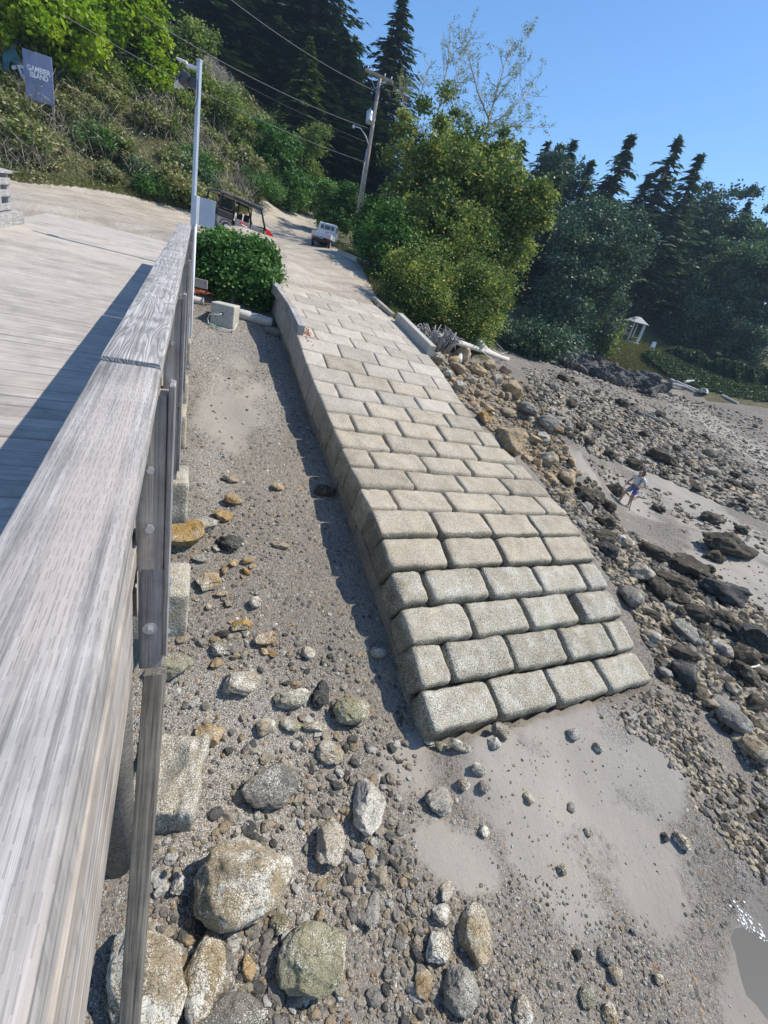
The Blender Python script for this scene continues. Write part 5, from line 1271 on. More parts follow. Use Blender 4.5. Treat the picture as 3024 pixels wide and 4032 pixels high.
log('beach_timber', 'dark waterlogged log lying across the far cobbles, left one', (2500, 1625), (2615, 1672), .2, .16, 'beam', seed=11)
log('beach_timber', 'thin dark timber pointing down the far beach, right of the thick log', (2600, 1634), (2695, 1697), .10, .08, 'beam', seed=12)
log('beach_timber', 'squared dark log at the edge of the shaded shore', (2110, 1400), (2165, 1425), .25, .22, 'beam', seed=13)
log('beach_timber', 'long slim dark pole on the gravel in front of the shaded shore', (2180, 1445), (2240, 1475), .06, .05, 'beam', seed=14)
log('grey_stake', 'grey stake leaning at the right edge of the ramp among the boulders', (2285, 1995), (2318, 2040), .05, .05, 'post', seed=15, lift=3, cat='stake')
log('grey_stake', 'small pale stick on the dark boulders at the right edge of the view', (2900, 2670), (2970, 2640), .03, .025, 'drift', seed=16, lift=8, cat='stick')
for k, (a, b__) in enumerate((((2635, 1500), (2730, 1545)), ((2655, 1512), (2760, 1552)), ((2640, 1525), (2700, 1535)), ((2690, 1520), (2725, 1512)))):
    log('beach_log', ('bleached log in the far log pile left of the upturned boat, topmost', 'second bleached log in the far pile, reaching toward the boat', 'short bleached log under the far pile', 'pale log propped across the far pile')[k], a, b__, .22, .16, seed=30 + k, lift=1 + k * .6)
log('beach_log', 'long thin grey log below the far bramble hedge', (2840, 1560), (2905, 1592), .2, .14, seed=35)
# upturned stump with roots
X_, Zx = hit(1690, 1362); st = empty('tree_stump', X_ + (0, 0, .1)); tag(st, 'silver grey upturned tree stump with tangled roots behind the kerb', 'tree stump')
gs = np.random.default_rng(9); m_ = MB()
for k in range(90):
    b0_ = np.array([gs.normal() * .38, gs.normal() * .15, 0]); d_ = np.array([b0_[0] * .9 + gs.normal() * .25, gs.normal() * .2, .45 + .5 * gs.random()])
    q1 = b0_ + d_ * .35 + gs.normal(size=3) * .07; q2 = b0_ + d_ * .7 + gs.normal(size=3) * .12; m_.tube([b0_ - (0, 0, .2), q1, q2, q2 + gs.normal(size=3) * .15], [.075, .055, .035, .012], 5)
m_.tube([(-.5, 0, 0), (0, 0, .12), (.5, 0, 0)], [.14, .3, .14], 8); m_.build('roots', M['stumpw'], st, True)

# kerbs along the ramp
kb = empty('concrete_kerb', RF(12.4, 5.5)); tag(kb, 'heavy concrete kerb beam on the right edge of the ramp beside the stump', 'kerb')
A_, B_ = at(1588, 1300, 20.3), at(1690, 1395, 19.0)
A_[2] = zramp(15.2, 5.4) + .16; B_[2] = zramp(12.5, 5.4) + .16
def beam_between(name, mat, par, org, A_, B_, wx, wz, bev=.02):
    v_ = B_ - A_; ln = np.linalg.norm(v_); y_ = v_ / ln; x_ = np.cross(y_, (0, 0, 1.0)); x_ /= np.linalg.norm(x_); z_ = np.cross(x_, y_)
    return oriented_box(name, mat, par, org, (A_ + B_) / 2, (wx, ln, wz), np.stack([x_, y_, z_], 1), bev)
A_, B_ = RF(15.3, 5.42), RF(12.2, 5.55); A_[2] += .18; B_[2] += .18
beam_between('beam', M['conc'], kb, RF(12.4, 5.5), A_, B_, .28, .42)
kp = empty('kerb_plank', RF(17, 5.3)); tag(kp, 'tan timber plank lying along the right edge of the ramp above the concrete kerb', 'plank')
A_, B_ = RF(18.0, 5.3), RF(15.9, 5.42); A_[2] += .1; B_[2] += .1; beam_between('board', M['polewood'], kp, RF(17, 5.3), A_, B_, .2, .16)
k2 = empty('concrete_kerb', RF(21, 5.4)); tag(k2, 'low weathered concrete kerb wall beside the road under the dark bush', 'kerb')
A_, B_ = at(1335, 985, 30.5), at(1436, 1092, 27.0); A_[2] = Tg(A_[0], A_[1])[0] + .12; B_[2] = Tg(B_[0], B_[1])[0] + .12; beam_between('wall', M['conc'], k2, RF(21, 5.4), A_, B_, .25, .4)
k3 = empty('timber_kerb', RF(13, 0)); tag(k3, 'grey timber kerb on top of the left wall of the ramp', 'kerb')
pts_ = [RF(11.25, .12), RF(12.6, .10), RF(14.0, -.02), RF(15.4, -.25), RF(17.0, -.7)]
for k in range(4):
    A_, B_ = pts_[k].copy(), pts_[k + 1].copy(); A_[2] += .16; B_[2] += .16
    v_ = (B_ - A_) / np.linalg.norm(B_ - A_); beam_between('beam', M['post'] if k % 2 else M['cap2'], k3, RF(13, 0), A_ + v_ * .01, B_ - v_ * .01, .24, .32, .012)
wallext = MB()
for k in range(7):
    a_, b_ = RF(14.6 + k * .5, -.1 - k * .08), RF(15.1 + k * .5, -.18 - k * .08); 
# brick-red debris
gq = np.random.default_rng(3); m_ = MB()
for k in range(60):
    p_ = RF(11.5 + gq.normal() * .22, .30 + abs(gq.normal()) * .16); p_[2] += .02
    m_.box(p_ - RF(11, .4), (.02 + .04 * gq.random(), .02 + .02 * gq.random(), .01), rotz(gq.random() * 6) @ rotx(gq.normal() * .4))
M['fallen'] = simple('rust_orange_leaves', (.38, .12, .06), .8, 0, .5, 30)
o = m_.build('fallen_leaves', M['fallen'], None, False, loc=Vector(RF(11, .4))); tag(o, 'small patch of rust-red fallen leaves at the end of the timber kerb', 'leaves', kind='stuff')
m_ = MB()
X_, Zx = hit(775, 1155)
for k in range(60):
    p_ = np.array([gq.normal() * .3, gq.normal() * .35, .05 + .1 * gq.random()]); m_.box(p_, (.14 + .1 * gq.random(), .04 + .05 * gq.random(), .02), rotz(gq.random() * 6) @ rotx(gq.normal() * .5))
o = m_.build('bark_chips', M['fallen'], None, False, loc=Vector(X_)); tag(o, 'rust-brown bark chips under the pier railing end', 'bark', kind='stuff')
log('driftwood_log', 'pale weathered log end under the far end of the pier railing', (735, 1185), (800, 1195), .13, .12, seed=44)

# lock blocks half buried along the pier
for k, (lab, c_, Zc, sz, rz_) in enumerate((("nearest barnacled concrete block under the railing, between tan boulders", (605, 2275), 6.75, (.95, .8, .8), 24), ("second concrete block under the railing, with a black barnacled front", (640, 1860), 8.2, (.85, .8, .8), 24),
        ("third concrete block under the railing, beside the bare gravel", (675, 1605), 9.8, (.6, .85, .75), 24), ("fourth small concrete block under the railing", (690, 1480), 11.2, (.6, .8, .7), 24), ("farthest concrete block under the railing near the log end", (705, 1330), 12.6, (.6, .8, .6), 24))):
    X_ = at(c_[0], c_[1], Zc); P, Fc = lumpy_block(*sz, .04, 60 + k, 12, 10, 8, amp=.012); P = P @ rotz(-PY).T
    o = link('concrete_block', mesh_np('concrete_block', P, Fc, M['block_low'] if k < 2 else M['block'], True, np.ones(len(P))), None, Vector(X_)); tag(o, lab, 'concrete block')

# gazebo
X_ = at(2472, 1352, 76); X_[2] -= .3; X_[2] += .35; gz_ = empty('gazebo', X_); gz_.scale = (1.2, 1.2, 1.2); tag(gz_, 'small white gazebo on the grassy bank across the bay', 'gazebo'); o3 = R(20)
for a_ in np.arange(6) * math.pi / 3: MB().box((1.25 * math.cos(a_), 1.25 * math.sin(a_), 1.45), (.13, .13, 2.3)).build('post', M['white'], gz_)
m_ = MB(); n6 = 6
v = [(1.75 * math.cos(a_), 1.75 * math.sin(a_), 2.6) for a_ in np.arange(6) * math.pi / 3] + [(.3 * math.cos(a_), .3 * math.sin(a_), 3.35) for a_ in np.arange(6) * math.pi / 3]
f = [(i, (i + 1) % 6, 6 + (i + 1) % 6, 6 + i) for i in range(6)] + [tuple(range(6))[::-1], tuple(range(6, 12))]
m_.add(v, f).build('roof', simple('grey_shingles', (.42, .43, .44), .9, 0, .2), gz_)
v = [(1.5 * math.cos(a_), 1.5 * math.sin(a_), z) for z in (-1.2, .3) for a_ in np.arange(6) * math.pi / 3]; MB().add(v, [(i, (i + 1) % 6, 6 + (i + 1) % 6, 6 + i) for i in range(6)] + [tuple(range(6, 12))]).build('floor', M['white'], gz_)
m_ = MB()
for i in range(6):
    a_, b_ = i * math.pi / 3, (i + 1) * math.pi / 3
    if i == 4: continue
    for z in (.9, .5): m_.tube([(1.25 * math.cos(a_), 1.25 * math.sin(a_), z), (1.25 * math.cos(b_), 1.25 * math.sin(b_), z)], .04, 4)
m_.build('railing', M['white'], gz_)
# white garden chair, upturned boat
X_ = at(2565, 1378, 72); ch = empty('garden_chair', X_, R(-20)); tag(ch, 'white garden chair on the grass right of the gazebo', 'chair')
MB().box((0, 0, .4), (.6, .6, .06)).build('seat', M['white'], ch); MB().box((0, .28, .8), (.6, .05, .85), rotx(-.25)).build('backrest', M['white'], ch)
for x in (-.28, .28):
    for y in (-.25, .25): MB().box((x, y, .2), (.06, .06, .4)).build('leg', M['white'], ch)
    MB().box((x, 0, .62), (.1, .6, .04)).build('armrest', M['white'], ch)
X_, Zx = hit(2768, 1545); bo = empty('upturned_boat', X_, R(-30)); tag(bo, 'small pale green boat lying upturned beside the beach logs', 'boat')
v = []; n_ = 9
for i in range(n_ + 1):
    t_ = i / n_; w_ = .65 * math.sin(math.pi * min(.5, t_ * .5 + .22 * (t_ < 1)) ) * (1 - max(0, t_ - .6) ** 2 * 5.5); w_ = max(w_, .03); y = -1.6 + 3.2 * t_; h__ = .62 - .12 * t_ ** 2
    v += [(-w_, y, .05), (-w_ * .92, y, h__ * .55), (-w_ * .4, y, h__), (w_ * .4, y, h__), (w_ * .92, y, h__ * .55), (w_, y, .05)]
f = [(i * 6 + k, i * 6 + k + 1, (i + 1) * 6 + k + 1, (i + 1) * 6 + k) for i in range(n_) for k in range(5)] + [(0, 1, 2, 3, 4, 5), tuple(n_ * 6 + k for k in range(6))[::-1]]
MB().add(v, f).build('hull', simple('pale_green_hull', (.50, .58, .54), .4, 0, .1), bo, True); MB().tube([(-.66, -1.6, .06), (-.66, .6, .06), (-.3, 1.5, .06)], .03, 5).build('gunwale', M['white'], bo)
# house roof glimpsed between the trees
X_ = at(2195, 1195, 70); hs = empty('shed', X_, R(15)); tag(hs, 'pale roofed shed glimpsed between the dark trees of the far shore', 'shed')
MB().box((0, 0, -.8), (4.5, 3, 1.6)).build('wall', M['darkgrey'], hs); MB().prism([(-2.5, 0), (2.5, 0), (0, 1.1)], -1.8, 1.8).build('roof', simple('pale_metal_roof', (.5, .53, .58), .4, 0, .05), hs)

# ------------------------------------------------------------------ rocks
def ico(sub):
    t = (1 + 5 ** .5) / 2
    V = np.array([(-1, t, 0), (1, t, 0), (-1, -t, 0), (1, -t, 0), (0, -1, t), (0, 1, t), (0, -1, -t), (0, 1, -t), (t, 0, -1), (t, 0, 1), (-t, 0, -1), (-t, 0, 1)], float)
    Fc = [(0, 11, 5), (0, 5, 1), (0, 1, 7), (0, 7, 10), (0, 10, 11), (1, 5, 9), (5, 11, 4), (11, 10, 2), (10, 7, 6), (7, 1, 8), (3, 9, 4), (3, 4, 2), (3, 2, 6), (3, 6, 8), (3, 8, 9), (4, 9, 5), (2, 4, 11), (6, 2, 10), (8, 6, 7), (9, 8, 1)]
    V /= np.linalg.norm(V, axis=1)[:, None]; V = V.tolist()
    for _ in range(sub):
        c = {}; F2 = []
        def mid(a, b):
            k = (min(a, b), max(a, b))
            if k not in c:
                m_ = (np.array(V[a]) + V[b]) / 2; m_ /= np.linalg.norm(m_); c[k] = len(V); V.append(m_.tolist())
            return c[k]
        for a, b, d in Fc:
            ab, bd, da = mid(a, b), mid(b, d), mid(d, a); F2 += [(a, ab, da), (b, bd, ab), (d, da, bd), (ab, bd, da)]
        Fc = F2
    return np.array(V), np.array(Fc, np.int32)
ICO = {k: ico(k) for k in (0, 1, 2, 3, 4)}
def rock_shape(seed, sub=3, angular=.5, rough=.06):
    g = np.random.default_rng(seed); V, Fc = ICO[sub]; P = V.copy()
    for _ in range(int(5 + 12 * angular)):
        n_ = g.normal(size=3); n_ /= np.linalg.norm(n_); d_ = .95 - (.15 + .38 * angular) * g.random()
        P = P - np.maximum(0, P @ n_ - d_)[:, None] * n_ * (.85 + .15 * angular)
    o = seed * 5.3
    P = P * (1 + rough * 2.0 * vnoise(V * 1.5 + o) + rough * vnoise(V * 3.4 + o) + rough * .5 * vnoise(V * 8 + o) + rough * .25 * vnoise(V * 17 + o))[:, None]
    P /= np.abs(P).max(0)          # unit half extents
    return P, Fc
tanc = [(.26, .20, .13), (.40, .34, .25), (.47, .41, .32)]
M['rock_tan'] = rock_mat('tan_barnacled_rock', [(.27, .215, .145), (.40, .335, .245), (.33, .29, .23)], 1.0)
M['rock_grey'] = rock_mat('grey_rock', [(.17, .16, .145), (.26, .245, .22), (.32, .30, .265)], .7)
M['rock_green'] = rock_mat('green_grey_rock', [(.19, .185, .125), (.28, .265, .185), (.34, .31, .225)], .9)
M['rock_orange'] = rock_mat('rust_orange_rock', [(.33, .19, .085), (.41, .30, .17), (.44, .38, .29)], .7)
M['rock_brown'] = rock_mat('dry_brown_rock', [(.28, .20, .13), (.43, .34, .235), (.48, .41, .31)], .12)
M['rock_dark'] = rock_mat('seaweed_dark_rock', [(.085, .073, .052), (.17, .145, .105), (.31, .27, .20)], .7, (.50, .46, .37), .45)
M['rock_black'] = rock_mat('black_wet_rock', [(.03, .03, .03), (.06, .06, .058), (.10, .095, .09)], .45)
M['rock_pale'] = rock_mat('pale_barnacled_rock', [(.34, .315, .27), (.44, .41, .36), (.50, .47, .41)], 1.0)
M['rock_outc'] = rock_mat('purple_grey_bedrock', [(.05, .047, .047), (.11, .105, .10), (.24, .225, .205)], .1)
ROCKM = {}
def rock_mesh(mt, var, hero):
    k = (mt, var, hero)
    if k not in ROCKM:
        rgh_ = .13 if mt in ('rock_dark', 'rock_black') else .08
        ang_ = {'rock_orange': .75, 'rock_brown': .7, 'rock_black': .7, 'rock_pale': .5, 'rock_grey': .3, 'rock_green': .35}.get(mt, .5)
        P, Fc = rock_shape(100 + var * 7 + len(mt), 4 if hero else 3, ang_, rgh_)
        ROCKM[k] = mesh_np('boulder', P, Fc, M[mt], True)
    return ROCKM[k]
VX = CM[:, 0]                                        # camera right in world
def put_rock(label, cx, cy, wpx, hpx, mt, var, hero=True, ang=0, group=None, tall=.72, name='boulder', cat=None, sink=.22):
    X_, Z_ = hit(cx, cy + hpx * .30)
    if X_ is None: return None
    sx = wpx / 2 * Z_ / F
    r_ = ray(cx, cy); r_ /= np.linalg.norm(r_); dn = -r_[2]              # how steeply we look down on it
    hh = hpx * Z_ / F
    # seen extent across = 2*(sy*sin + sz*cos)
    sy = hh / 2 / (dn + tall * math.sqrt(max(0, 1 - dn * dn)) * .9) ; sz = tall * min(sx, sy) * 1.0
    hd_ = math.atan2(r_[1], r_[0]) - math.pi / 2
    o = link(name, rock_mesh(mt, var, hero))
    o.scale = (sx, sy, sz); o.rotation_euler = (random.uniform(-.1, .1), random.uniform(-.1, .1), hd_ - R(ang) + R(12))
    o.location = (X_[0], X_[1], X_[2] + sz * (1 - 2 * sink)); tag(o, label, cat or ('boulder' if max(sx, sy) > .22 else 'rock'), group); return o
T_, G_, GN, O_, B_r, D_, K_, PL = 'rock_tan', 'rock_grey', 'rock_green', 'rock_orange', 'rock_brown', 'rock_dark', 'rock_black', 'rock_pale'
heroes = [
 ("largest tan boulder left of the bare sand, with pale barnacle clumps on top", 958, 3361, 375, 430, T_, 0, 15), ("grey egg-shaped boulder just above the largest tan boulder", 1072, 3057, 245, 195, G_, 1, -20),
 ("tall pale grey barnacled rock standing right of the grey egg-shaped boulder", 1448, 3108, 135, 290, PL, 2, -5), ("green-grey rounded boulder below the largest tan boulder", 1220, 3724, 270, 310, GN, 3, 25),
 ("big pale boulder partly behind the long dark timber", 575, 3732, 270, 490, T_, 4, 5), ("long tan boulder beside the pale one at the dark timber", 798, 3749, 175, 390, T_, 5, 8), ("wide grey barnacled boulder below the long tan one", 880, 3985, 340, 210, G_, 6, 10),
 ("wedge of brown barnacled rock right of the largest tan boulder", 1287, 3260, 135, 230, T_, 7, -10), ("smooth olive-tan rock below the ramp shadow", 1380, 2762, 155, 160, GN, 8, -20), ("narrow dark rock with white barnacles beside the olive-tan one", 1262, 2702, 75, 140, K_, 9, 5),
 ("round tan barnacled rock with a dark left side above the flat green ones", 945, 2669, 165, 130, T_, 10, 0), ("flat green-grey rock half buried in gravel", 1152, 2728, 155, 105, GN, 11, -15), ("square rust-tan rock above the barnacled broken block", 815, 2871, 135, 110, O_, 0, 10),
 ("small squarish tan rock left of the oval green pebble rock", 1043, 2846, 85, 88, T_, 1, 0), ("oval grey-green rock beside the squarish tan one", 1140, 2846, 88, 62, GN, 2, 20), ("flat brown barnacled rock right of the oval grey-green one", 1237, 2850, 120, 58, T_, 3, 0),
 ("rounded square tan rock under the flat brown one", 1296, 2943, 112, 112, T_, 4, 10), ("flat greenish slab next to the lower posts of the railing", 665, 2600, 180, 150, GN, 5, 10), ("small dark rock with a pale face left of the largest tan boulder", 700, 3470, 75, 95, PL, 6, 0),
 ("brown block-shaped rock touching the green-grey boulder", 1102, 3622, 92, 90, GN, 7, 20), ("long flat grey slab right of the green-grey boulder", 1465, 3538, 60, 165, G_, 8, 0), ("brown rough rock above the long grey slab", 1492, 3428, 72, 90, T_, 9, 10), ("orange-tan pointed rock under the tan boulders", 975, 3774, 58, 115, O_, 10, -20),
 ("tall tan barnacled boulder at the lower middle by the gravel edge", 1866, 3616, 138, 235, T_, 11, -8), ("round white-crusted boulder with a strong shadow left of the bare sand", 1724, 3127, 112, 132, PL, 0, -20), ("squarish tan boulder left of the tall barnacled one", 1720, 3702, 112, 138, T_, 1, 0),
 ("smooth dark grey boulder below the squarish tan one", 1806, 3862, 150, 190, G_, 2, -25), ("small tan barnacled rock above the squarish tan boulder", 1737, 3582, 84, 92, T_, 3, 0), ("pale tan cone-shaped rock at the bottom centre", 2055, 3955, 78, 125, T_, 4, 0), ("brown rock at the bottom edge left of the smooth dark grey boulder", 1662, 3845, 78, 130, O_, 5, 0),
 ("pointed brown barnacled rock above the small tan one", 1757, 3480, 55, 110, T_, 6, 20), ("tan barnacled rock in the sand below the round white-crusted boulder, topmost of three", 1883, 3019, 66, 62, PL, 7, 0), ("middle one of three small rocks right of the white-crusted boulder", 1827, 3075, 56, 62, T_, 8, 0), ("dark grey one of three small rocks right of the white-crusted boulder", 1903, 3086, 52, 62, G_, 9, 0),
 ("smooth tan pebble rock standing alone in the sand edge", 1903, 3262, 45, 58, T_, 10, 0), ("tan angular rock against the bottom edge of the ramp", 1969, 2862, 78, 82, T_, 11, 0), ("wide flat tan rock under the ramp's lowest corner block", 1815, 2925, 100, 60, T_, 0, 0), ("rounded tan rock next to the angular one at the ramp foot", 1943, 2915, 58, 60, PL, 1, 0),
 ("small greenish-yellow rock at the ramp's bottom left corner", 1733, 2932, 48, 56, GN, 2, 0), ("pale barnacled rock beside the greenish-yellow one", 1690, 2908, 48, 48, PL, 3, 0), ("tan rock with a dark left side in the bare sand below the ramp", 2252, 2878, 58, 62, PL, 4, 0), ("small half-buried rock near the upper right of the bare sand", 2351, 2933, 48, 55, GN, 5, 0),
 ("lone tan rock in the middle left of the bare sand", 2081, 3131, 48, 55, T_, 6, 0), ("flat grey rock in the middle of the bare sand", 2248, 3165, 32, 60, G_, 7, 0), ("brown pointed rock in the lower bare sand", 2317, 3268, 40, 42, T_, 8, 0), ("tan broken rock on the gravel streak below the bare sand", 2209, 3410, 42, 55, T_, 9, 0), ("dark rock right of the bare sand with a pale neighbour", 2613, 3281, 40, 60, K_, 10, 0),
 ("pale tan flat rock at the right edge of the bare sand", 2681, 3295, 72, 75, T_, 11, 0), ("dark grey angular rock at the lower right", 2274, 3745, 46, 52, K_, 0, 0), ("grey oval rock right of the dark angular one", 2381, 3748, 68, 70, G_, 1, 20), ("tan flat rock below the grey oval one", 2415, 3815, 62, 78, T_, 2, 20), ("long grey-green rock at the bottom right", 2308, 3908, 62, 102, GN, 3, -20),
 ("tan barnacled rock at the bottom edge right of the grey-green one", 2398, 3972, 62, 95, T_, 4, 0), ("small dark barnacled rock near the wet corner", 2591, 3839, 42, 62, T_, 5, 0), ("slim tan rock standing in the gravel, lower right", 2497, 3650, 32, 58, PL, 6, 0),
 ("broad brown veined boulder against the railing between two concrete blocks", 737, 2085, 200, 150, O_, 7, -8), ("smooth dark grey boulder behind the brown veined one", 799, 2050, 120, 95, G_, 8, -25), ("orange-topped rock above the smooth dark grey boulder", 878, 2023, 84, 74, O_, 9, 0), ("brown round rock above the orange-topped one", 917, 1960, 78, 62, O_, 10, 0),
 ("black glossy boulder right of the smooth dark grey one", 909, 2121, 112, 92, K_, 11, 0), ("angular orange rock right of the nearest concrete block", 815, 2273, 120, 100, O_, 0, -30), ("flat tan rock on the bare gravel near the third concrete block", 917, 1878, 86, 46, B_r, 1, 0), ("orange-brown rock close to the ramp's shadow", 1089, 1909, 62, 46, O_, 2, 0),
 ("flat pale rock pointing left near the ramp's shadow edge", 1105, 2140, 82, 45, B_r, 3, 20), ("yellowish flat rock between the black boulder and the shadow", 972, 2199, 56, 45, O_, 4, 0), ("small orange rock below the angular orange one", 870, 2332, 62, 42, O_, 5, 0), ("white-crusted orange rock left of the yellow-tan angular one", 956, 2446, 95, 82, O_, 6, 0),
 ("yellow-tan angular rock near the ramp's shadow", 1050, 2503, 108, 84, O_, 7, -10), ("small black rock left of the white-crusted orange rock", 878, 2485, 62, 46, K_, 8, 0), ("round grey barnacled rock under the small black one", 862, 2540, 74, 76, G_, 9, 0), ("grey-brown rock near the lower shadow edge", 1210, 2560, 66, 66, T_, 10, 0), ("dark boulder in the ramp's shadow", 1280, 1925, 90, 60, D_, 11, 0), ("round barnacled rock at the shadow edge by the ramp", 1488, 2555, 68, 68, T_, 0, 0),
 ("largest tan boulder touching the right edge of the ramp", 2003, 1712, 142, 165, B_r, 1, 0), ("wide grey-brown boulder high in the heap right of the ramp", 2012, 1532, 112, 78, B_r, 2, 0), ("smooth pale grey boulder right of the wide grey-brown one", 2072, 1592, 80, 105, G_, 3, -20), ("brown boulder left of the smooth pale grey one", 1986, 1622, 98, 54, B_r, 4, 0),
 ("flat brown rock leaning on the upper ramp edge", 1909, 1605, 90, 48, B_r, 5, 0), ("rounded tan rock near the white log", 1875, 1455, 74, 54, B_r, 6, 0), ("dark grey round boulder right of the largest tan one", 2154, 1660, 84, 62, G_, 7, 0), ("pale wedge rock between the dark grey boulder and the tan one", 2132, 1703, 48, 64, PL, 8, 0),
 ("big dark barnacled boulder at the right edge of the ramp near the person", 2308, 1946, 150, 108, D_, 9, -10), ("brown boulder right of the big dark barnacled one", 2385, 1982, 68, 68, D_, 10, 0), ("big dark weed-covered boulder on the cobbles beyond the person", 2604, 1794, 118, 78, D_, 11, -15), ("dark boulder above and left of the person", 2493, 1822, 78, 56, D_, 0, -20),
 ("round dark boulder left of the person", 2418, 1922, 76, 72, D_, 1, 0), ("huge dark slab lying on the far grey sand", 2868, 2141, 260, 120, D_, 2, -32), ("dark boulder at the upper end of the huge slab", 2795, 2035, 105, 66, D_, 3, -10), ("small dark boulder below the huge slab", 2806, 2184, 92, 64, D_, 4, -25), ("round dark boulder right of the huge slab's top", 2913, 2083, 56, 46, D_, 5, 0),
 ("mossy brown boulder just below the person", 2372, 2045, 125, 84, D_, 6, -20), ("long brown boulder below the mossy one", 2372, 2105, 136, 70, D_, 7, -25), ("tan barnacled boulder right of the long brown one", 2458, 2124, 80, 84, T_, 8, 0), ("tall tan-grey boulder in the middle of the dark boulders", 2510, 2236, 104, 116, T_, 9, -15),
 ("dark weed-covered boulder right of the tan barnacled one", 2572, 2167, 155, 76, D_, 10, -12), ("big dark boulder at the edge of the grey sand", 2707, 2218, 165, 112, D_, 11, -20), ("long dark boulder under the edge of the grey sand", 2640, 2272, 185, 84, D_, 0, -12), ("large black jagged boulder near the right edge", 2845, 2321, 230, 120, K_, 1, -32), ("round brown-green boulder below the long dark ones", 2656, 2339, 104, 82, D_, 2, 0),
 ("olive-brown flat boulder right of the round brown-green one", 2738, 2390, 96, 56, D_, 3, -20), ("dark rounded boulder below the black jagged one", 2836, 2424, 150, 92, D_, 4, -20), ("large black boulder in shade at the right edge", 2962, 2497, 250, 180, K_, 5, -35), ("grey-brown boulder left of the large black shaded one", 2836, 2540, 92, 92, T_, 6, 0), ("brown boulder right of the ramp's fourth row", 2561, 2416, 84, 52, D_, 7, 0),
 ("long flat brown rock along the right edge of the ramp", 2190, 1990, 60, 90, B_r, 8, -30), ("dark pointed boulder next to the grey stake", 2205, 1955, 60, 60, D_, 9, 0), ("orange rock squeezed against the right edge of the ramp", 2165, 1880, 66, 52, O_, 10, 0),
 ("lone dark boulder on the far shore gravel", 2217, 1486, 55, 34, D_, 11, 0), ("smaller lone dark boulder beside the first on the far gravel", 2265, 1508, 32, 26, D_, 0, 0), ("grey boulder on the far gravel above the heap", 2177, 1520, 50, 38, G_, 1, 0), ("brown-grey boulder on the beach right of the heap", 2245, 1590, 60, 40, D_, 2, -15), ("dark double boulder on the cobbles near the grey sand strip", 2310, 1735, 64, 52, D_, 3, 0),
 ("single black rock on the far sand band", 2930, 1855, 34, 20, K_, 4, 0), ("dark boulder pair right of the person", 2590, 2000, 60, 40, D_, 5, 0)]
for lab, cx, cy, wp, hp, mt, var, ang in heroes:
    put_rock(lab, cx, cy, wp, hp, mt, var, True, ang)
# pale barnacle clumps on the largest boulder
bb_ = [o for o in COL.objects if o.get('label', '').startswith('largest tan boulder left')][0]
for k, (x, y, r_) in enumerate(((950, 3215, .05), (975, 3240, .035), (1012, 3212, .055))):
    X_ = at(x, y, (np.array(bb_.location) @ -CM[:, 2]) - bb_.scale[2] * .75); P, Fc = rock_shape(300 + k, 2, .2, .16)
    o = link('barnacle_clump', mesh_np('barnacle_clump', P * [r_, r_, r_ * .7], Fc, M['conc'], False), None, Vector(X_)); tag(o, ('left pale barnacle clump on the largest tan boulder', 'small middle barnacle clump on the largest tan boulder', 'right round barnacle clump on the largest tan boulder')[k], 'barnacles')
# broken concrete block with a hollow, beside the dark timber
X_, Zx = hit(665, 3090); P, Fc = lumpy_block(.85, 1.15, .5, .06, 91, 18, 22, 8, amp=.03)
d_ = np.hypot(P[:, 0] + .12, P[:, 1] - .15); P[:, 2] -= np.where(P[:, 2] > -.1, .22 * np.clip(1 - d_ / .34, 0, 1) ** .6, 0); d2 = np.abs(P[:, 0] - .24 - .06 * np.sin(P[:, 1] * 3)); P[:, 2] -= np.where(P[:, 2] > -.1, .07 * np.clip(1 - d2 / .035, 0, 1), 0)
o = link('broken_block', mesh_np('broken_block', P @ rotz(R(15)).T, Fc, M['block_low'], True, np.ones(len(P))), None, Vector(X_ + (0, 0, .32))); tag(o, 'barnacle-crusted broken concrete block with a hollow, beside the dark timber', 'concrete block')

# random stones: sampled over the ground the photo shows
gr_ = np.random.default_rng(21)
def inpx(P_, poly): return inpoly(P_[:, 0], P_[:, 1], poly)
def sample_px(n, poly):
    xs = [q[0] for q in poly]; ys = [q[1] for q in poly]; out = []
    while len(out) < n:
        c_ = np.stack([gr_.uniform(min(xs), max(xs), 400), gr_.uniform(min(ys), max(ys), 400)], 1); out += list(c_[inpx(c_, poly)])
    return np.array(out[:n])
avoid = [(h_[1], h_[2], h_[3] * .5, h_[4] * .5) for h_ in heroes]
def free(cx, cy, r_): return not any(abs(cx - a) < b_ * .8 + r_ * .7 and abs(cy - c_) < d_ * .8 + r_ * .7 for a, c_, b_, d_ in avoid)
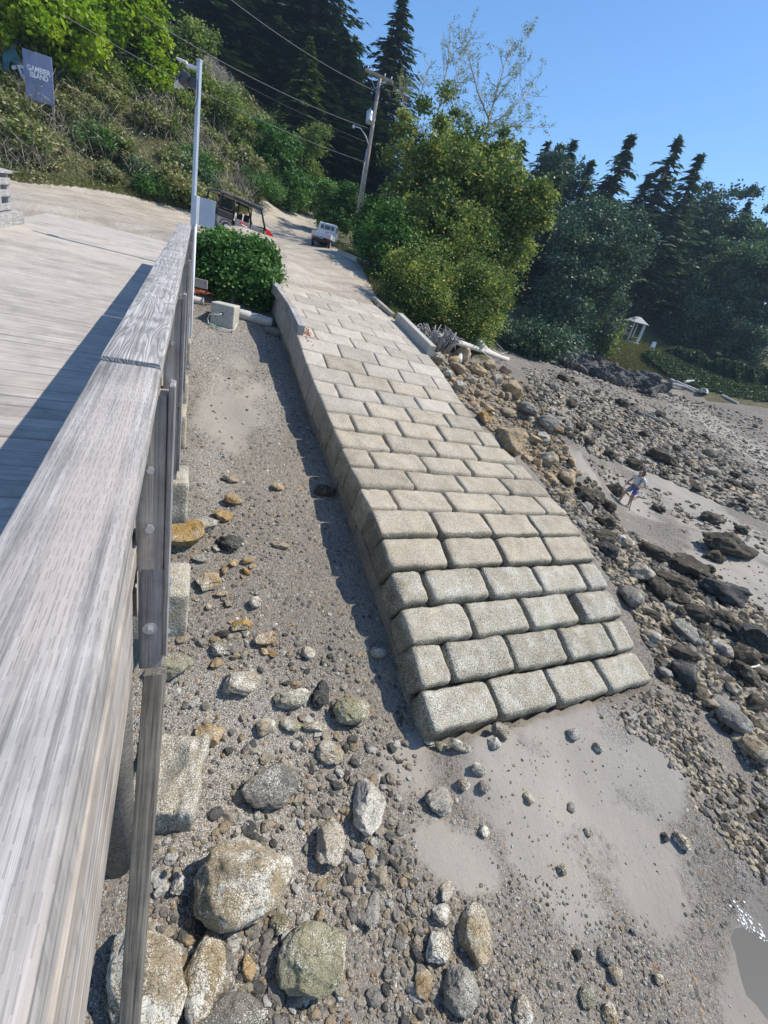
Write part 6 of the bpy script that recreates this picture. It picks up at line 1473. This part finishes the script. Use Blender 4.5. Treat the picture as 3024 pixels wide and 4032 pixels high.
# heap of brown rocks at the ramp's edge
HEAP = [(1690, 1385), (1960, 1450), (2100, 1540), (2190, 1680), (2270, 1850), (2250, 2010), (2195, 1965), (2060, 1815), (1915, 1680), (1800, 1560), (1705, 1430)]
LOWR = [(2150, 1930), (2330, 1880), (2460, 2080), (2620, 2180), (2800, 2250), (3024, 2420), (3024, 3060), (2860, 2880), (2700, 2700), (2620, 2700), (2570, 2580), (2490, 2420), (2415, 2300), (2345, 2190), (2285, 2090), (2200, 1990)]
COBB = [(2100, 1560), (2250, 1500), (2500, 1600), (2750, 1700), (2900, 1840), (3024, 1960), (3024, 2060), (2780, 1960), (2560, 1860), (2350, 1800), (2200, 1690)]
INDIV = []
def strew(n, poly, smin, smax, mats, label, group, power=2.0, scale_persp=True, name='rock', sink=.2, fr=True, tall=.7, limit=None):
    cnt = 0; pts = sample_px(n * 3, poly)
    for c_ in pts:
        if cnt >= n: break
        X_, Z_ = hit(c_[0], c_[1])
        if X_ is None: continue
        r_ = smin + (smax - smin) * gr_.random() ** power; rp_ = r_ * F / Z_
        if fr and not free(c_[0], c_[1], rp_ * .55): continue
        avoid.append((c_[0], c_[1], rp_ * .8, rp_ * .7)); cnt += 1
        mt = mats[gr_.integers(len(mats))]
        o = link(name, rock_mesh(mt, int(gr_.integers(12)), False)); a1, a2, a3 = 1, .6 + .35 * gr_.random(), tall * (.7 + .5 * gr_.random())
        o.scale = (r_ * a1, r_ * a2, r_ * a3 * a2); o.rotation_euler = (gr_.normal() * .25, gr_.normal() * .25, gr_.random() * 6.28)
        o.location = (X_[0], X_[1], X_[2] + r_ * a3 * a2 * (1 - 2 * sink)); tag(o, label, 'rock' if r_ < .3 else 'boulder', group)
strew(135, HEAP, .19, .52, [B_r, B_r, B_r, B_r, O_, T_], 'dry brown angular rock in the heap along the right edge of the ramp', 'brown rocks heaped along the ramp edge', 1.5, sink=.02, tall=.8, name='heap_rock')
strew(74, LOWR, .22, .60, [D_, D_, D_, K_, T_, G_], 'dark weed-crusted rock in the band of boulders right of the ramp foot', 'dark rocks right of the ramp foot', 1.7, sink=.12, name='beach_rock')
strew(44, COBB, .25, .65, [D_, D_, D_, T_], 'dark round rock on the cobbles across the beach', 'dark rocks on the far cobbles', 2.0, sink=.15, name='cobble_rock')

def stones(name, label, polys, mats, sub=1, flat=.62, cat='stones'):
    """one mesh of many loose stones; polys: (n, poly, smin, smax, power)"""
    shapes = [rock_shape(500 + k, sub, .55, .09) for k in range(10)]
    V = []; Fs = []; MI = []; nv = 0
    for (n, poly, smin, smax, pw) in polys:
        pts = sample_px(n, poly)
        for c_ in pts:
            X_, Z_ = hit(c_[0], c_[1])
            if X_ is None: continue
            if poly is not COBB and poly is not LOWR and poly is not HEAP and vnoise(np.array([[X_[0] * 1.1, X_[1] * 1.1, 3.0]]))[0] + .5 * vnoise(np.array([[X_[0] * 3.1, X_[1] * 3.1, 7.0]]))[0] < gr_.uniform(-.75, .35): continue
            s1 = (X_[0] - RP[0]) * RD[0] + (X_[1] - RP[1]) * RD[1]; u1 = (X_[0] - RP[0]) * RA[0] + (X_[1] - RP[1]) * RA[1]
            if -.15 < s1 < 17 and -.05 < u1 < WR(s1) + .05: continue
            r_ = smin + (smax - smin) * gr_.random() ** pw
            P, Fc = shapes[gr_.integers(10)]; a_ = gr_.random() * 6.28
            Q = (P * [r_, r_ * (.55 + .4 * gr_.random()), r_ * flat * (.6 + .5 * gr_.random())]) @ (rotz(a_) @ rotx(gr_.normal() * .25)).T
            V.append(Q + X_ + (0, 0, r_ * .18)); Fs.append(Fc + nv); MI.append(np.full(len(Fc), gr_.integers(len(mats)))); nv += len(P)
    me = mesh_np(name, np.concatenate(V), np.concatenate(Fs), [M[m_] for m_ in mats], sub > 1, None, None, np.concatenate(MI))
    o = link(name, me); tag(o, label, cat, kind='stuff'); return o
for nm, cols, bn in (('peb_dark', [(.07, .068, .066), (.11, .106, .10), (.15, .142, .13)], .1), ('peb_grey', [(.17, .16, .145), (.26, .24, .215), (.33, .31, .275)], .3), ('peb_tan', [(.30, .25, .18), (.38, .33, .26), (.44, .40, .33)], .4), ('peb_orange', [(.31, .22, .13), (.38, .30, .20), (.42, .36, .27)], .2), ('peb_pale', [(.46, .45, .42), (.54, .52, .48), (.6, .58, .54)], .3)):
    M[nm] = rock_mat(nm.replace('peb', 'pebble'), cols, bn)
LEFTP = [(720, 1950), (960, 1900), (1150, 2050), (1350, 2450), (1560, 2720), (1640, 2900), (1700, 3050), (1650, 3350), (1800, 3600), (2100, 3780), (2200, 4032), (560, 4032), (560, 3100), (640, 2500)]
LEFTN = [(640, 2500), (1300, 2500), (1560, 2750), (1640, 2950), (1600, 3350), (1700, 3600), (1650, 4032), (540, 4032), (560, 3100)]
stones('gravel', 'loose gravel and small stones on the beach left of the ramp and around the sand', [(4600, LEFTP, .012, .05, 2.2), (2000, LEFTN, .02, .11, 2.4), (350, [(700, 1400), (1060, 1420), (1290, 2100), (900, 2100), (720, 1950)], .012, .05, 2.5),
    (1300, [(1700, 3500), (2100, 3450), (2500, 3600), (2900, 3500), (2980, 4032), (1700, 4032)], .010, .035, 2.0), (500, [(1900, 2950), (2500, 2750), (2750, 3400), (2200, 3600), (1800, 3300)], .008, .03, 2.5)], ['peb_dark', 'peb_grey', 'peb_grey', 'peb_tan', 'peb_tan', 'peb_orange', 'peb_pale'], cat='gravel')
stones('shingle', 'flat grey shingle and stones right of the ramp foot', [(6500, LOWR, .03, .16, 1.5), (1800, [(2520, 2560), (2700, 2700), (3024, 3060), (3024, 3500), (2800, 3250), (2560, 2900)], .02, .09, 2.0), (500, [(2575, 2560), (2700, 2750), (2600, 2950), (2350, 2820)], .02, .08, 2)], ['peb_dark', 'peb_grey', 'peb_tan', 'rock_dark', 'peb_tan', 'rock_dark'], cat='shingle')
stones('cobbles', 'grey-brown cobbles spread over the wide beach to the far shore', [(6500, COBB, .06, .26, 1.7), (5200, [(2050, 1450), (2330, 1470), (2700, 1580), (3024, 1700), (3024, 1960), (2700, 1760), (2350, 1600), (2120, 1560)], .06, .20, 2.2),
    (900, [(2150, 1420), (2500, 1500), (3024, 1660), (3024, 1700), (2700, 1600), (2300, 1500)], .10, .32, 2.0), (500, [(2300, 1800), (2500, 1900), (2800, 2000), (3024, 2120), (3024, 2180), (2700, 2060), (2400, 1930)], .05, .18, 2.0), (160, [(2480, 1990), (2700, 2050), (3024, 2250), (3024, 2420), (2600, 2130)], .03, .09, 2)], ['rock_dark', 'peb_grey', 'peb_tan', 'peb_tan', 'rock_dark', 'rock_brown'], cat='cobbles')
stones('heap_stones', 'small dry brown stones filling the heap along the right edge of the ramp', [(2200, HEAP, .05, .17, 1.2)], ['rock_brown', 'rock_brown', 'peb_tan', 'peb_orange', 'peb_grey'])
strew(22, [(740, 1930), (900, 1950), (1000, 2250), (1100, 2600), (900, 2650), (760, 2560), (780, 2200)], .05, .14, [O_, O_, B_r, T_, G_], 'tan or rust-coloured rock among the gravel between the railing and the ramp shadow', 'rust and tan rocks beside the railing', 1.3, name='rust_rock')
# bedrock outcrop under the gazebo bank
oc = empty('rock_outcrop', hit(2380, 1470)[0]); tag(oc, 'dark purple-grey bedrock outcrop at the foot of the gazebo bank', 'rock outcrop')
go_ = np.random.default_rng(55); V = []; Fs = []; nv = 0
for k in range(96):
    t_ = k / 96; cx = 2255 + 340 * t_ + go_.normal() * 14; cy = 1435 + 110 * t_ + go_.normal() * 13 - 14
    X_, Z_ = hit(cx, cy + 12)
    if X_ is None: continue
    P, Fc = rock_shape(700 + k, 3, 1.0, .22); sc_ = (.9 + 1.1 * go_.random()) * (1.15 - .5 * t_)
    Q = (P * [sc_ * 1.2, sc_ * .6, sc_ * .7]) @ (rotz(go_.random() * 3) @ rotx(.3 * go_.normal())).T; V.append(Q + X_ + (0, 0, sc_ * .35) - np.array(oc.location)); Fs.append(Fc + nv); nv += len(P)
link('bedrock', mesh_np('bedrock', np.concatenate(V), np.concatenate(Fs), M['rock_outc'], False), oc)

# ------------------------------------------------------------------ person on the beach
M['skin'] = simple('skin', (.52, .30, .21), .6, 0, .05, 20); M['shirt'] = simple('pale_tshirt', (.60, .64, .62), .85, 0, .06, 10); M['shorts'] = simple('blue_shorts', (.09, .14, .46), .8, 0, .12, 10); M['hair'] = simple('dark_brown_hair', (.05, .032, .025), .8, 0, .3, 50); M['waist'] = simple('grey_jumper', (.14, .14, .16), .9, 0, .15, 14)
def skinned(name, verts, edges, radii, mat, parent, sub=2, root=0):
    me = bpy.data.meshes.new(name); me.from_pydata(verts, edges, []); me.update()
    o = link(name, me, None); o.modifiers.new('s', 'SKIN').use_smooth_shade = True
    for i, v in enumerate(me.skin_vertices[0].data):
        r_ = radii[i]; v.radius = r_ if isinstance(r_, tuple) else (r_, r_); v.use_root = (i == root)
    m_ = o.modifiers.new('u', 'SUBSURF'); m_.levels = sub; m_.render_levels = sub
    bpy.context.view_layer.update(); m2 = bpy.data.meshes.new_from_object(o.evaluated_get(bpy.context.evaluated_depsgraph_get())); m2.name = name
    m2.materials.clear(); m2.materials.append(M[mat]); bpy.data.objects.remove(o); m2.polygons.foreach_set('use_smooth', [True] * len(m2.polygons))
    return link(name, m2, parent)
Xp, Zp = hit(2466, 1990); person = empty('person', Xp, R(118)); person.scale = (1.25, 1.25, 1.02); tag(person, 'person in pale T-shirt and blue shorts walking over the beach holding two long rods', 'person')
J = {'pel': (0, 0, .92), 'spine': (0, -.02, 1.08), 'chest': (0, -.02, 1.26), 'neckb': (0, .0, 1.42), 'neck': (0, .02, 1.47), 'head0': (0, .045, 1.55), 'head1': (0, .055, 1.64), 'head2': (0, .03, 1.69),
     'lh': (-.10, 0, .90), 'lk': (-.11, .10, .50), 'la': (-.11, .06, .09), 'lhe': (-.11, .02, .05), 'lt': (-.12, .20, .035), 'rh': (.10, 0, .90), 'rk': (.12, .26, .55), 'ra': (.12, .32, .13), 'rhe': (.12, .28, .10), 'rt': (.12, .47, .07),
     'ls': (-.18, -.02, 1.39), 'le': (-.27, -.10, 1.13), 'lw': (-.23, .13, 1.05), 'lp': (-.22, .20, 1.04), 'rs': (.18, -.02, 1.39), 'rex': (.25, .06, 1.13), 'rw': (.20, .28, 1.02), 'rp': (.19, .35, 1.0)}
names = list(J); ix = {k: i for i, k in enumerate(names)}
ed = [('pel', 'spine'), ('spine', 'chest'), ('chest', 'neckb'), ('neckb', 'neck'), ('neck', 'head0'), ('head0', 'head1'), ('head1', 'head2'), ('pel', 'lh'), ('lh', 'lk'), ('lk', 'la'), ('la', 'lt'), ('la', 'lhe'), ('pel', 'rh'), ('rh', 'rk'), ('rk', 'ra'), ('ra', 'rt'), ('ra', 'rhe'),
      ('neckb', 'ls'), ('ls', 'le'), ('le', 'lw'), ('lw', 'lp'), ('neckb', 'rs'), ('rs', 'rex'), ('rex', 'rw'), ('rw', 'rp')]
rad = {'pel': (.14, .105), 'spine': (.135, .095), 'chest': (.155, .11), 'neckb': (.09, .07), 'neck': .05, 'head0': (.068, .08), 'head1': (.078, .095), 'head2': (.06, .07), 'lh': .085, 'rh': .085, 'lk': .055, 'rk': .055, 'la': .035, 'ra': .035, 'lhe': .03, 'rhe': .03, 'lt': (.045, .022), 'rt': (.045, .022),
       'ls': .058, 'rs': .058, 'le': .038, 'rex': .038, 'lw': .027, 'rw': .027, 'lp': (.035, .022), 'rp': (.035, .022)}
skinned('body', [J[k] for k in names], [(ix[a], ix[b_]) for a, b_ in ed], [rad[k] for k in names], 'skin', person)
for hp_, sg in (('lp', 1), ('rp', -1)):                      # fingers curled round the rods
    b0 = np.array(J[hp_])
    for k in range(4):
        y0 = b0 + (sg * .02, .01, .03 - .022 * k); MB().tube([y0, y0 + (sg * .03, .025, 0), y0 + (sg * .045, .005, -.004), y0 + (sg * .03, -.018, -.004)], [.0095, .009, .0085, .007], 6).build('finger', M['skin'], person, True)
    MB().tube([b0 + (0, -.02, .02), b0 + (sg * .02, .01, .05), b0 + (sg * .04, .02, .045)], [.012, .011, .009], 6).build('thumb', M['skin'], person, True)
tv = [(0, 0, .98), (0, -.02, 1.10), (0, -.02, 1.27), (0, -.005, 1.41), (-.18, -.02, 1.385), (-.235, -.065, 1.22), (.18, -.02, 1.385), (.23, .02, 1.22)]
skinned('tshirt', tv, [(0, 1), (1, 2), (2, 3), (3, 4), (4, 5), (3, 6), (6, 7)], [(.165, .125), (.155, .115), (.175, .13), (.10, .08), .075, .07, .075, .07], 'shirt', person)
skinned('shorts', [(0, 0, .97), (0, 0, .88), (-.10, .01, .84), (-.11, .06, .60), (.10, .01, .84), (.12, .16, .64)], [(0, 1), (1, 2), (2, 3), (1, 4), (4, 5)], [(.16, .12), (.16, .125), .10, .098, .10, .098], 'shorts', person)
skinned('tied_jumper', [(-.14, .06, .97), (0, .12, .98), (.14, .06, .97), (.15, -.06, .98), (0, -.12, .99), (-.15, -.06, .98), (-.15, .05, .86)], [(0, 1), (1, 2), (2, 3), (3, 4), (4, 5), (5, 0), (0, 6)], [.04] * 6 + [.05], 'waist', person)
skinned('hair', [(0, -.02, 1.60), (0, .0, 1.68), (0, .06, 1.715), (0, -.05, 1.55)], [(0, 1), (1, 2), (0, 3)], [(.095, .09), (.09, .085), (.075, .05), (.07, .04)], 'hair', person)
MB().tube([(0, .135, 1.60), (0, .158, 1.575), (0, .14, 1.565)], [.008, .014, .01], 6).build('nose', M['skin'], person, True)
for x in (-.032, .032): MB().tube([(x, .125, 1.612), (x, .134, 1.612)], .009, 8).build('eye', M['black'], person, True)
MB().tube([(-.022, .132, 1.54), (0, .139, 1.538), (.022, .132, 1.54)], .005, 5).build('mouth', M['red'], person, True)
for x in (-.078, .078): MB().tube([(x, .03, 1.62), (x * 1.12, .02, 1.60), (x, .03, 1.575)], [.008, .014, .008], 6).build('ear', M['skin'], person, True)
for c_, a_ in (('lt', 'lhe'), ('rt', 'rhe')):
    p_, q_ = np.array(J[c_]), np.array(J[a_]); MB().box((p_ + q_) / 2 - (0, -.01, .045), (.10, .27, .03), rotx(0), bev=.01).tube([(p_[0] - .05, p_[1] - .05, p_[2] - .02), (p_[0], p_[1] - .05, p_[2] + .03), (p_[0] + .05, p_[1] - .05, p_[2] - .02)], .014, 5).build('sandal', M['waist'], person)
mp_ = person.matrix_basis if False else Matrix.Translation(Vector(Xp)) @ Matrix.Rotation(R(118), 4, 'Z')
def held(name, label, cat, pts, r_, mt):
    P = [tuple(mp_ @ Vector(p_)) for p_ in pts]; base = Vector(P[0]); o = MB().tube([Vector(p_) - base for p_ in P], r_, 7).build(name, M[mt], None, True, loc=base); tag(o, label, cat); return o
held('bent_rod', 'long dark rod with a crooked lower end in the near hand of the person', 'rod', [(-.20, .06, 1.55), (-.21, .19, 1.04), (-.30, .24, .45), (-.36, .24, .12), (-.45, .30, .0), (-.46, .26, -.22)], .018, 'darkgrey')
held('straight_rod', 'straight black rod slanting to the sand from the far hand of the person', 'rod', [(.20, .30, 1.06), (.19, .36, 1.0), (.15, .95, .42), (.12, 1.35, .08)], [.014, .014, .014, .03], 'black')

# sea foam at the water's edge in the corner
gf = np.random.default_rng(8); V = []; Fs = []; nv = 0; P0_, F0_ = ICO[1]
for k in range(130):
    t_ = gf.random() ** .7; u_, v_ = 2885 + 130 * t_ + gf.normal() * 14, 3560 + 170 * t_ + gf.normal() * 16
    X_, Zf = hit(u_, v_)
    if X_ is None: continue
    r_ = .005 + .016 * gf.random() ** 2; V.append(P0_ * [r_, r_, r_ * .35] + X_ + (0, 0, .003)); Fs.append(F0_ + nv); nv += len(P0_)
fo = link('sea_foam', mesh_np('sea_foam', np.concatenate(V), np.concatenate(Fs), simple('foam_white', (.86, .87, .88), .4), True)); tag(fo, 'white foam flecks along the water edge in the lower right corner', 'foam', kind='stuff')
# ------------------------------------------------------------------ air
hm = bpy.data.materials.new('haze_air'); hm.use_nodes = True; n = hm.node_tree; n.nodes.clear()
out = n.nodes.new('ShaderNodeOutputMaterial'); pv_ = n.nodes.new('ShaderNodeVolumePrincipled'); pv_.inputs['Density'].default_value = .0004; pv_.inputs['Color'].default_value = (.55, .75, 1.0, 1); pv_.inputs['Anisotropy'].default_value = .2
n.links.new(pv_.outputs[0], out.inputs['Volume'])
hz = MB().box((0, 0, 35), (2200, 2200, 94)).build('haze', hm); hz['kind'] = 'stuff'; tag(hz, 'thin blue summer haze over the bay', 'haze')
scene.cycles.volume_bounces = 0
